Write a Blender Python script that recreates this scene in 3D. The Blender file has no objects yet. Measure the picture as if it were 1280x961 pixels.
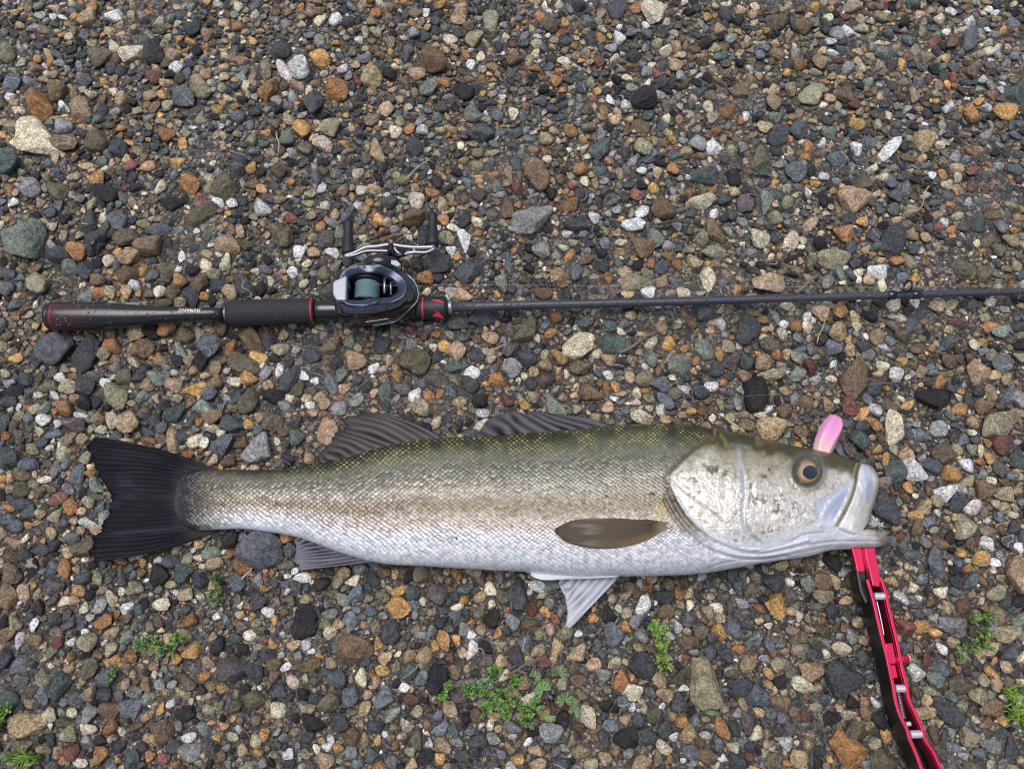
import bpy, bmesh, math, random
import numpy as np
from mathutils import Vector, Matrix

R = math.radians
random.seed(7)
rng = np.random.default_rng(11)
scene = bpy.context.scene

# ------------------------------------------------------------------ camera
TILT, CAM_H, FPX = R(21.0), 0.80, 1024.0
CAM_Y = -CAM_H * math.tan(TILT)
cam_data = bpy.data.cameras.new('camera')
cam_data.sensor_width = 36.0
cam_data.lens = 36.0 * FPX / 1280.0
cam_data.clip_start, cam_data.clip_end = 0.01, 200.0
cam_data.dof.use_dof = True
cam_data.dof.focus_distance = 0.79
cam_data.dof.aperture_fstop = 20.0
cam = bpy.data.objects.new('camera', cam_data)
scene.collection.objects.link(cam)
cam.location = (0, CAM_Y, CAM_H)
cam.rotation_euler = (TILT, 0, 0)
scene.camera = cam

# ------------------------------------------------------------------ sky, sun, exposure
SUN_EL, SUN_AZ = R(80.0), R(-60.0)          # high, thinly veiled sun
world = bpy.data.worlds.new('World'); scene.world = world
world.use_nodes = True
wn = world.node_tree
sky = wn.nodes.new('ShaderNodeTexSky'); sky.sky_type = 'NISHITA'
sky.sun_disc = False; sky.sun_elevation = SUN_EL; sky.sun_rotation = SUN_AZ
sky.air_density = 0.7; sky.dust_density = 4.0; sky.ozone_density = 0.6
bgn = wn.nodes['Background']; bgn.inputs['Strength'].default_value = 0.15
hs = wn.nodes.new('ShaderNodeHueSaturation'); hs.inputs['Saturation'].default_value = 0.88   # cloud veil: a greyer sky
wn.links.new(sky.outputs['Color'], hs.inputs['Color']); wn.links.new(hs.outputs['Color'], bgn.inputs['Color'])
sd = bpy.data.lights.new('sun', 'SUN'); sd.energy = 1.5; sd.angle = R(50.0); sd.color = (1.0, 0.985, 0.965)
sun = bpy.data.objects.new('sun', sd); scene.collection.objects.link(sun)
sdir = Vector((math.sin(SUN_AZ) * math.cos(SUN_EL), math.cos(SUN_AZ) * math.cos(SUN_EL), math.sin(SUN_EL)))
sun.rotation_euler = (-sdir).to_track_quat('-Z', 'Y').to_euler()
scene.view_settings.view_transform = 'Standard'
scene.view_settings.look = 'None'
scene.view_settings.gamma = 1.0
scene.view_settings.use_curve_mapping = False
scene.view_settings.exposure = 0.0
scene.render.engine = 'CYCLES'
scene.cycles.use_denoising = True
scene.cycles.max_bounces = 6
scene.cycles.filter_width = 1.1

# ------------------------------------------------------------------ helpers
CT, ST = math.cos(TILT), math.sin(TILT)
def P(x, y, z=0.0):
    """where the sight line through photograph point (x, y) meets the level z (metres)"""
    x = np.asarray(x, float); y = np.asarray(y, float); z = np.asarray(z, float)
    dx = (x - 640.0) / FPX; dy = (480.5 - y) / FPX
    wy = dy * CT + ST; wz = dy * ST - CT
    t = (z - CAM_H) / wz
    return np.stack(np.broadcast_arrays(dx * t, CAM_Y + wy * t, z), -1)
def P3(x, y, z): return Vector(P(x, y, z).tolist())
def srgb(r, g, b):
    f = lambda c: (c / 255 / 12.92) if c / 255 <= 0.04045 else ((c / 255 + 0.055) / 1.055) ** 2.4
    return (f(r), f(g), f(b))
def lin(a):
    a = np.asarray(a, float) / 255
    return np.where(a <= 0.04045, a / 12.92, ((a + 0.055) / 1.055) ** 2.4)
def sstep(a, b, x):
    t = np.clip((x - a) / (b - a), 0, 1); return t * t * (3 - 2 * t)
col = scene.collection

def tag(o, label=None, cat=None, group=None, kind=None):
    if label: o['label'] = label
    if cat: o['category'] = cat
    if group: o['group'] = group
    if kind: o['kind'] = kind
    return o
def thing(name, loc, label, cat, group=None):
    o = bpy.data.objects.new(name, None); col.objects.link(o)
    o.empty_display_size = 0.02; o.location = loc
    return tag(o, label, cat, group)
def root_of(o):
    while o.parent: o = o.parent
    return o
def build(name, verts, faces, mat, parent=None, smooth=True, loc=None):
    """one mesh object; verts are world coordinates"""
    me = bpy.data.meshes.new(name)
    off = Vector((0, 0, 0))
    if parent is not None: off = root_of(parent).location
    elif loc is not None: off = Vector(loc)
    v = np.asarray(verts, float) - np.array(off)
    me.from_pydata(v.tolist(), [], [list(map(int, f)) for f in faces])
    me.materials.append(mat)
    if smooth: me.polygons.foreach_set('use_smooth', [True] * len(me.polygons))
    me.update()
    o = bpy.data.objects.new(name, me); col.objects.link(o)
    if parent is not None: o.parent = parent
    else: o.location = off
    return o
def bevel(o, w, seg=2):
    m = o.modifiers.new('bevel', 'BEVEL'); m.width = w; m.segments = seg; m.limit_method = 'ANGLE'; m.angle_limit = R(35)
    return o
def solid(o, t, off=0.0):
    m = o.modifiers.new('solid', 'SOLIDIFY'); m.thickness = t; m.offset = off
    return o
class MB:
    def __init__(s): s.v = []; s.f = []
    def add(s, vs, fs):
        n = len(s.v); s.v += [tuple(p) for p in vs]; s.f += [tuple(i + n for i in f) for f in fs]; return s
    def tube(s, pts, rad, seg=12, caps=True, flat=1.0, up=Vector((0, 0, 1))):
        pts = [Vector(p) for p in pts]; n = len(pts)
        if not hasattr(rad, '__len__'): rad = [rad] * n
        vs = []; prev = None
        for i, p in enumerate(pts):
            d = (pts[min(i + 1, n - 1)] - pts[max(i - 1, 0)])
            if d.length < 1e-9: d = prev or Vector((1, 0, 0))
            d = d.normalized(); prev = d
            a = up.cross(d)
            if a.length < 1e-3: a = Vector((1, 0, 0)).cross(d)
            a.normalize(); b = d.cross(a).normalized()
            for k in range(seg):
                t = 2 * math.pi * k / seg
                vs.append(p + a * math.cos(t) * rad[i] + b * math.sin(t) * rad[i] * flat)
        fs = [(i * seg + k, i * seg + (k + 1) % seg, (i + 1) * seg + (k + 1) % seg, (i + 1) * seg + k)
              for i in range(n - 1) for k in range(seg)]
        if caps: fs += [tuple(range(seg))[::-1], tuple(range((n - 1) * seg, n * seg))]
        return s.add(vs, fs)
    def prism(s, poly, z0, z1):
        """vertical prism over a world-space polygon of (x, y)"""
        n = len(poly)
        vs = [(p[0], p[1], z0) for p in poly] + [(p[0], p[1], z1) for p in poly]
        fs = [(i, (i + 1) % n, n + (i + 1) % n, n + i) for i in range(n)] + [tuple(range(n))[::-1], tuple(range(n, 2 * n))]
        return s.add(vs, fs)
    def grid(s, g):
        """g: array rows x cols x 3"""
        g = np.asarray(g); r, c = g.shape[:2]
        return s.add(g.reshape(-1, 3).tolist(), [(i * c + j, i * c + j + 1, (i + 1) * c + j + 1, (i + 1) * c + j)
                                                for i in range(r - 1) for j in range(c - 1)])
    def loft(s, rings, cap0=False, cap1=False):
        m = len(rings[0]); vs = [p for r in rings for p in r]
        fs = [(i * m + k, i * m + (k + 1) % m, (i + 1) * m + (k + 1) % m, (i + 1) * m + k)
              for i in range(len(rings) - 1) for k in range(m)]
        if cap0: fs.append(tuple(range(m))[::-1])
        if cap1: fs.append(tuple(range((len(rings) - 1) * m, len(rings) * m)))
        return s.add(vs, fs)
    def blob(s, c, rx, ry, rz, n=8, m=5, rot=0.0):
        ca, sa = math.cos(rot), math.sin(rot); vs = []; fs = []
        for i in range(m + 1):
            ph = math.pi * i / m
            for k in range(n):
                t = 2 * math.pi * k / n
                x, y, z = rx * math.sin(ph) * math.cos(t), ry * math.sin(ph) * math.sin(t), rz * math.cos(ph)
                vs.append((c[0] + x * ca - y * sa, c[1] + x * sa + y * ca, c[2] + z))
        fs = [(i * n + k, i * n + (k + 1) % n, (i + 1) * n + (k + 1) % n, (i + 1) * n + k) for i in range(m) for k in range(n)]
        return s.add(vs, fs)
    def build(s, name, mat, parent=None, smooth=True, loc=None):
        return build(name, s.v, s.f, mat, parent, smooth, loc)

def vnoise(x, y, seed=0):
    """smooth value noise on a lattice of unit spacing, 0..1"""
    r = np.random.default_rng(seed).random((256, 256))
    xi = np.floor(x).astype(int); yi = np.floor(y).astype(int)
    fx = x - xi; fy = y - yi
    fx = fx * fx * (3 - 2 * fx); fy = fy * fy * (3 - 2 * fy)
    g = lambda a, b: r[a & 255, b & 255]
    return (g(xi, yi) * (1 - fx) + g(xi + 1, yi) * fx) * (1 - fy) + (g(xi, yi + 1) * (1 - fx) + g(xi + 1, yi + 1) * fx) * fy
def hash2(i, j, seed=0):
    h = (i.astype(np.int64) * 374761393 + j.astype(np.int64) * 668265263 + seed * 144665) & 0x7fffffff
    h = ((h ^ (h >> 13)) * 1274126177) & 0x7fffffff
    return ((h ^ (h >> 16)) & 0xffff) / 65535.0

# ------------------------------------------------------------------ materials
def nodes_of(name):
    m = bpy.data.materials.new(name); m.use_nodes = True
    nt = m.node_tree; return m, nt, nt.nodes['Principled BSDF']
def N(nt, t, **kw):
    n = nt.nodes.new(t)
    for k, v in kw.items(): setattr(n, k, v)
    return n
def setin(n, d):
    for k, v in d.items(): n.inputs[k].default_value = v
def simple(name, rgb, rough=0.4, metal=0.0, coat=0.0, bump=0.0, bscale=800, var=0.15, spec=0.5, bdist=0.0004):
    m, nt, b = nodes_of(name)
    geo = N(nt, 'ShaderNodeNewGeometry')
    nz = N(nt, 'ShaderNodeTexNoise'); setin(nz, {'Scale': bscale * 0.35, 'Detail': 4})
    nt.links.new(geo.outputs['Position'], nz.inputs['Vector'])
    rp = N(nt, 'ShaderNodeMapRange'); setin(rp, {'To Min': 1 - var, 'To Max': 1 + var})
    nt.links.new(nz.outputs['Fac'], rp.inputs['Value'])
    mx = N(nt, 'ShaderNodeVectorMath', operation='SCALE'); mx.inputs[0].default_value = rgb
    nt.links.new(rp.outputs[0], mx.inputs['Scale'])
    nt.links.new(mx.outputs[0], b.inputs['Base Color'])
    rr = N(nt, 'ShaderNodeMapRange'); setin(rr, {'To Min': max(rough - 0.08, 0.03), 'To Max': rough + 0.08})
    nt.links.new(nz.outputs['Fac'], rr.inputs['Value']); nt.links.new(rr.outputs[0], b.inputs['Roughness'])
    setin(b, {'Metallic': metal, 'Coat Weight': coat, 'Coat Roughness': 0.12, 'Specular IOR Level': spec})
    if bump:
        n2 = N(nt, 'ShaderNodeTexNoise'); setin(n2, {'Scale': bscale, 'Detail': 3})
        nt.links.new(geo.outputs['Position'], n2.inputs['Vector'])
        bp = N(nt, 'ShaderNodeBump'); setin(bp, {'Strength': bump, 'Distance': bdist})
        nt.links.new(n2.outputs['Fac'], bp.inputs['Height']); nt.links.new(bp.outputs[0], b.inputs['Normal'])
    return m
def vcol_mat(name, rough=0.4, metal=0.0, coat=0.0, attr='col', sil=None, trans=0.0, bump=0.0, bscale=900):
    m, nt, b = nodes_of(name)
    a = N(nt, 'ShaderNodeAttribute', attribute_name=attr)
    nt.links.new(a.outputs['Color'], b.inputs['Base Color'])
    if sil:
        s_ = N(nt, 'ShaderNodeAttribute', attribute_name=sil)
        nt.links.new(s_.outputs['Fac'], b.inputs['Metallic'])
    else: b.inputs['Metallic'].default_value = metal
    geo = N(nt, 'ShaderNodeNewGeometry')
    nz = N(nt, 'ShaderNodeTexNoise'); setin(nz, {'Scale': bscale, 'Detail': 3})
    nt.links.new(geo.outputs['Position'], nz.inputs['Vector'])
    rr = N(nt, 'ShaderNodeMapRange'); setin(rr, {'To Min': max(rough - 0.1, 0.05), 'To Max': rough + 0.1})
    nt.links.new(nz.outputs['Fac'], rr.inputs['Value']); nt.links.new(rr.outputs[0], b.inputs['Roughness'])
    setin(b, {'Coat Weight': coat, 'Coat Roughness': 0.15})
    if trans: b.inputs['Transmission Weight'].default_value = trans
    if bump:
        bp = N(nt, 'ShaderNodeBump'); setin(bp, {'Strength': bump, 'Distance': 0.0004})
        nt.links.new(nz.outputs['Fac'], bp.inputs['Height']); nt.links.new(bp.outputs[0], b.inputs['Normal'])
    return m
def stone_mat(name, source):
    """damp stone: tint from the object or from the scattered point, mottling, specks, veins"""
    m, nt, b = nodes_of(name)
    L = nt.links.new
    geo = N(nt, 'ShaderNodeNewGeometry')
    if source == 'object':
        oi = N(nt, 'ShaderNodeObjectInfo'); tint = oi.outputs['Color']; rnd = oi.outputs['Random']
    else:
        at = N(nt, 'ShaderNodeAttribute', attribute_type='INSTANCER', attribute_name='tint'); tint = at.outputs['Color']
        a2 = N(nt, 'ShaderNodeAttribute', attribute_type='INSTANCER', attribute_name='rnd'); rnd = a2.outputs['Fac']
    n1 = N(nt, 'ShaderNodeTexNoise'); setin(n1, {'Scale': 130, 'Detail': 5, 'Roughness': 0.65, 'Distortion': 0.6})
    n2 = N(nt, 'ShaderNodeTexNoise'); setin(n2, {'Scale': 480, 'Detail': 4, 'Roughness': 0.75})
    n3 = N(nt, 'ShaderNodeTexNoise'); setin(n3, {'Scale': 26, 'Detail': 1, 'Distortion': 0.1})
    n4 = N(nt, 'ShaderNodeTexNoise'); setin(n4, {'Scale': 60, 'Detail': 4, 'Roughness': 0.6})
    for n in (n1, n2, n3, n4): L(geo.outputs['Position'], n.inputs['Vector'])
    m1 = N(nt, 'ShaderNodeMapRange'); setin(m1, {'From Min': 0.25, 'From Max': 0.75, 'To Min': 0.5, 'To Max': 1.5}); L(n1.outputs['Fac'], m1.inputs['Value'])
    m2 = N(nt, 'ShaderNodeMapRange'); setin(m2, {'From Min': 0.3, 'From Max': 0.7, 'To Min': 0.5, 'To Max': 1.5}); L(n2.outputs['Fac'], m2.inputs['Value'])
    vg = N(nt, 'ShaderNodeTexVoronoi'); setin(vg, {'Scale': 620}); L(geo.outputs['Position'], vg.inputs['Vector'])       # mineral grains
    vs = N(nt, 'ShaderNodeSeparateColor'); L(vg.outputs['Color'], vs.inputs['Color'])
    m3 = N(nt, 'ShaderNodeMapRange'); setin(m3, {'To Min': 0.62, 'To Max': 1.38}); L(vs.outputs[0], m3.inputs['Value'])
    m0 = N(nt, 'ShaderNodeMath', operation='MULTIPLY'); L(m1.outputs[0], m0.inputs[0]); L(m3.outputs[0], m0.inputs[1])
    mm = N(nt, 'ShaderNodeMath', operation='MULTIPLY'); L(m0.outputs[0], mm.inputs[0]); L(m2.outputs[0], mm.inputs[1])
    sc = N(nt, 'ShaderNodeVectorMath', operation='SCALE'); L(tint, sc.inputs[0]); L(mm.outputs[0], sc.inputs['Scale'])
    # rusty or grey staining in patches
    st = N(nt, 'ShaderNodeMix', data_type='RGBA'); st.inputs['B'].default_value = (0.17, 0.105, 0.05, 1)
    sf = N(nt, 'ShaderNodeMapRange'); setin(sf, {'From Min': 0.52, 'From Max': 0.75, 'To Min': 0.0, 'To Max': 0.28}); L(n4.outputs['Fac'], sf.inputs['Value'])
    L(sf.outputs[0], st.inputs['Factor']); L(sc.outputs[0], st.inputs['A'])
    # veins on some stones
    ab = N(nt, 'ShaderNodeMath', operation='SUBTRACT'); ab.inputs[1].default_value = 0.5; L(n3.outputs['Fac'], ab.inputs[0])
    ab2 = N(nt, 'ShaderNodeMath', operation='ABSOLUTE'); L(ab.outputs[0], ab2.inputs[0])
    vr = N(nt, 'ShaderNodeMapRange'); setin(vr, {'From Min': 0.003, 'From Max': 0.010, 'To Min': 0.7, 'To Max': 0.0}); L(ab2.outputs[0], vr.inputs['Value'])
    gt = N(nt, 'ShaderNodeMath', operation='GREATER_THAN'); gt.inputs[1].default_value = 0.9; L(rnd, gt.inputs[0])
    vm = N(nt, 'ShaderNodeMath', operation='MULTIPLY'); L(vr.outputs[0], vm.inputs[0]); L(gt.outputs[0], vm.inputs[1])
    vx = N(nt, 'ShaderNodeMix', data_type='RGBA'); vx.inputs['B'].default_value = (0.5, 0.49, 0.45, 1)
    L(vm.outputs[0], vx.inputs['Factor']); L(st.outputs['Result'], vx.inputs['A'])
    L(vx.outputs['Result'], b.inputs['Base Color'])
    ro = N(nt, 'ShaderNodeMapRange'); setin(ro, {'From Min': 0.3, 'From Max': 0.7, 'To Min': 0.14, 'To Max': 0.5}); L(n1.outputs['Fac'], ro.inputs['Value'])
    L(ro.outputs[0], b.inputs['Roughness'])
    ad = N(nt, 'ShaderNodeMath', operation='MULTIPLY_ADD'); ad.inputs[1].default_value = 0.6
    L(n2.outputs['Fac'], ad.inputs[0]); L(n1.outputs['Fac'], ad.inputs[2])
    bp = N(nt, 'ShaderNodeBump'); setin(bp, {'Strength': 1.0, 'Distance': 0.0030}); L(ad.outputs[0], bp.inputs['Height'])
    L(bp.outputs[0], b.inputs['Normal'])
    b.inputs['Specular IOR Level'].default_value = 0.5
    return m
def soil_mat():
    m, nt, b = nodes_of('damp_soil'); L = nt.links.new
    geo = N(nt, 'ShaderNodeNewGeometry')
    vo = N(nt, 'ShaderNodeTexVoronoi'); setin(vo, {'Scale': 420, 'Randomness': 1.0}); L(geo.outputs['Position'], vo.inputs['Vector'])
    vb = N(nt, 'ShaderNodeTexVoronoi'); setin(vb, {'Scale': 110, 'Randomness': 1.0}); L(geo.outputs['Position'], vb.inputs['Vector'])
    nz = N(nt, 'ShaderNodeTexNoise'); setin(nz, {'Scale': 25, 'Detail': 6, 'Roughness': 0.65}); L(geo.outputs['Position'], nz.inputs['Vector'])
    sx = N(nt, 'ShaderNodeSeparateColor'); L(vo.outputs['Color'], sx.inputs['Color'])
    cr = N(nt, 'ShaderNodeValToRGB'); e = cr.color_ramp.elements
    e[0].position = 0.0; e[0].color = (*srgb(57, 54, 50), 1); e[1].position = 1.0; e[1].color = (*srgb(156, 146, 130), 1)
    for p, c in ((0.45, srgb(78, 74, 69)), (0.7, srgb(92, 91, 89)), (0.85, srgb(120, 110, 97))):
        q = e.new(p); q.color = (*c, 1)
    L(sx.outputs[0], cr.inputs['Fac'])
    mr = N(nt, 'ShaderNodeMapRange'); setin(mr, {'From Min': 0.3, 'From Max': 0.7, 'To Min': 0.65, 'To Max': 1.15}); L(nz.outputs['Fac'], mr.inputs['Value'])
    sc = N(nt, 'ShaderNodeVectorMath', operation='SCALE'); L(cr.outputs['Color'], sc.inputs[0]); L(mr.outputs[0], sc.inputs['Scale'])
    L(sc.outputs[0], b.inputs['Base Color']); b.inputs['Roughness'].default_value = 0.6
    a = N(nt, 'ShaderNodeMath', operation='MULTIPLY_ADD'); a.inputs[1].default_value = 2.0; L(vb.outputs['Distance'], a.inputs[0]); L(vo.outputs['Distance'], a.inputs[2])
    bp = N(nt, 'ShaderNodeBump'); bp.invert = True; setin(bp, {'Strength': 1.0, 'Distance': 0.002}); L(a.outputs[0], bp.inputs['Height']); L(bp.outputs[0], b.inputs['Normal'])
    return m
# ------------------------------------------------------------------ ground sheet
SOIL = soil_mat()
k = np.linspace(-1, 1, 261); g1 = np.sign(k) * (np.abs(k) * 1.4 + np.abs(k) ** 6 * 58.6)
gx, gy = np.meshgrid(g1, g1)
gz = np.where((np.abs(gx) < 1.6) & (np.abs(gy) < 1.6), -0.0006 + 0.0028 * sstep(.52, .8, vnoise(gx * 11 + 40, gy * 11 + 40, 3)) * sstep(.25, .6, vnoise(gx * 34 + 40, gy * 34 + 40, 4)) + 0.0012 * vnoise(gx * 60 + 90, gy * 60 + 90, 5), -0.001)
mb = MB(); mb.grid(np.stack([gx, gy, gz], -1))
ground = tag(mb.build('ground', SOIL), kind='structure')

# ------------------------------------------------------------------ stones
STONE, GRAVEL = stone_mat('damp_stone', 'object'), stone_mat('damp_gravel', 'point')
def stone_mesh(i, sub, mat, ang):
    """a cut, worn pebble inside the unit ball: half-spaces rounded off by a soft minimum"""
    r = np.random.default_rng(100 + i)
    bm = bmesh.new(); bmesh.ops.create_icosphere(bm, subdivisions=sub, radius=1.0)
    d = np.array([v.co[:] for v in bm.verts]); d /= np.linalg.norm(d, axis=1)[:, None]
    npl = int(r.integers(8, 13)); n = r.normal(size=(npl, 3)); n /= np.linalg.norm(n, axis=1)[:, None]
    off = r.uniform(0.55, 0.92, npl)
    t = d @ n.T
    rad = np.where(t > 0.05, off / np.maximum(t, 0.05), 1e3)
    pw = ang
    soft = ((1 / rad) ** pw).sum(1) ** (-1 / pw)
    soft = (soft ** -10 + 1.34 ** -10) ** (-1 / 10)
    w = vnoise(d[:, 0] * 2.2 + 9, d[:, 1] * 2.2 + d[:, 2] * 1.7 + 9, i) * 0.12 + vnoise(d[:, 0] * 6 + 19, d[:, 1] * 6 + d[:, 2] * 5 + 19, i + 50) * 0.10 + vnoise(d[:, 0] * 13 + 29, d[:, 1] * 13 + d[:, 2] * 11 + 29, i + 90) * 0.035
    v = d * (soft * (0.95 + w))[:, None]
    lo, hi = v.min(0), v.max(0); v = (v - (lo + hi) / 2) / ((hi - lo) / 2)
    for q, p in zip(bm.verts, v): q.co = p
    me = bpy.data.meshes.new('stone'); bm.to_mesh(me); bm.free()
    me.polygons.foreach_set('use_smooth', [True] * len(me.polygons)); me.materials.append(mat)
    return me
NV = 28
angs = [random.choice((14, 22, 34, 50, 70)) for _ in range(NV)]
big_meshes = [stone_mesh(i, 4, STONE, angs[i]) for i in range(NV)]

PAL = {  # colour of the stone itself (sRGB), words for it
 'k': ((38, 39, 43), 'black'), 's': ((72, 76, 82), 'dark slate'), 'b': ((106, 114, 122), 'blue-grey'), 'g': ((128, 138, 126), 'green-grey'),
 't': ((82, 96, 94), 'dark teal'), 'o': ((108, 100, 80), 'olive-brown'), 'n': ((126, 104, 78), 'brown'), 'a': ((180, 156, 118), 'tan'),
 'y': ((198, 152, 84), 'ochre'), 'r': ((172, 122, 72), 'rust-orange'), 'c': ((214, 202, 172), 'cream'), 'w': ((222, 222, 220), 'white'),
 'p': ((182, 154, 122), 'pinkish tan'), 'd': ((132, 82, 72), 'brick-red'), 'u': ((102, 95, 93), 'purple-grey'), 'e': ((146, 146, 146), 'mid-grey'),
 'h': ((160, 153, 122), 'khaki'), 'v': ((92, 97, 104), 'white-veined slate')}
def tint(c, r=random):
    base = lin(PAL[c][0]); base = base * 0.9 + base.mean() * 0.1; f = r.uniform(0.80, 1.15)
    return tuple(float(np.clip(x * f * r.uniform(0.97, 1.03), 0.01, 0.85)) for x in base)
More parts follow.
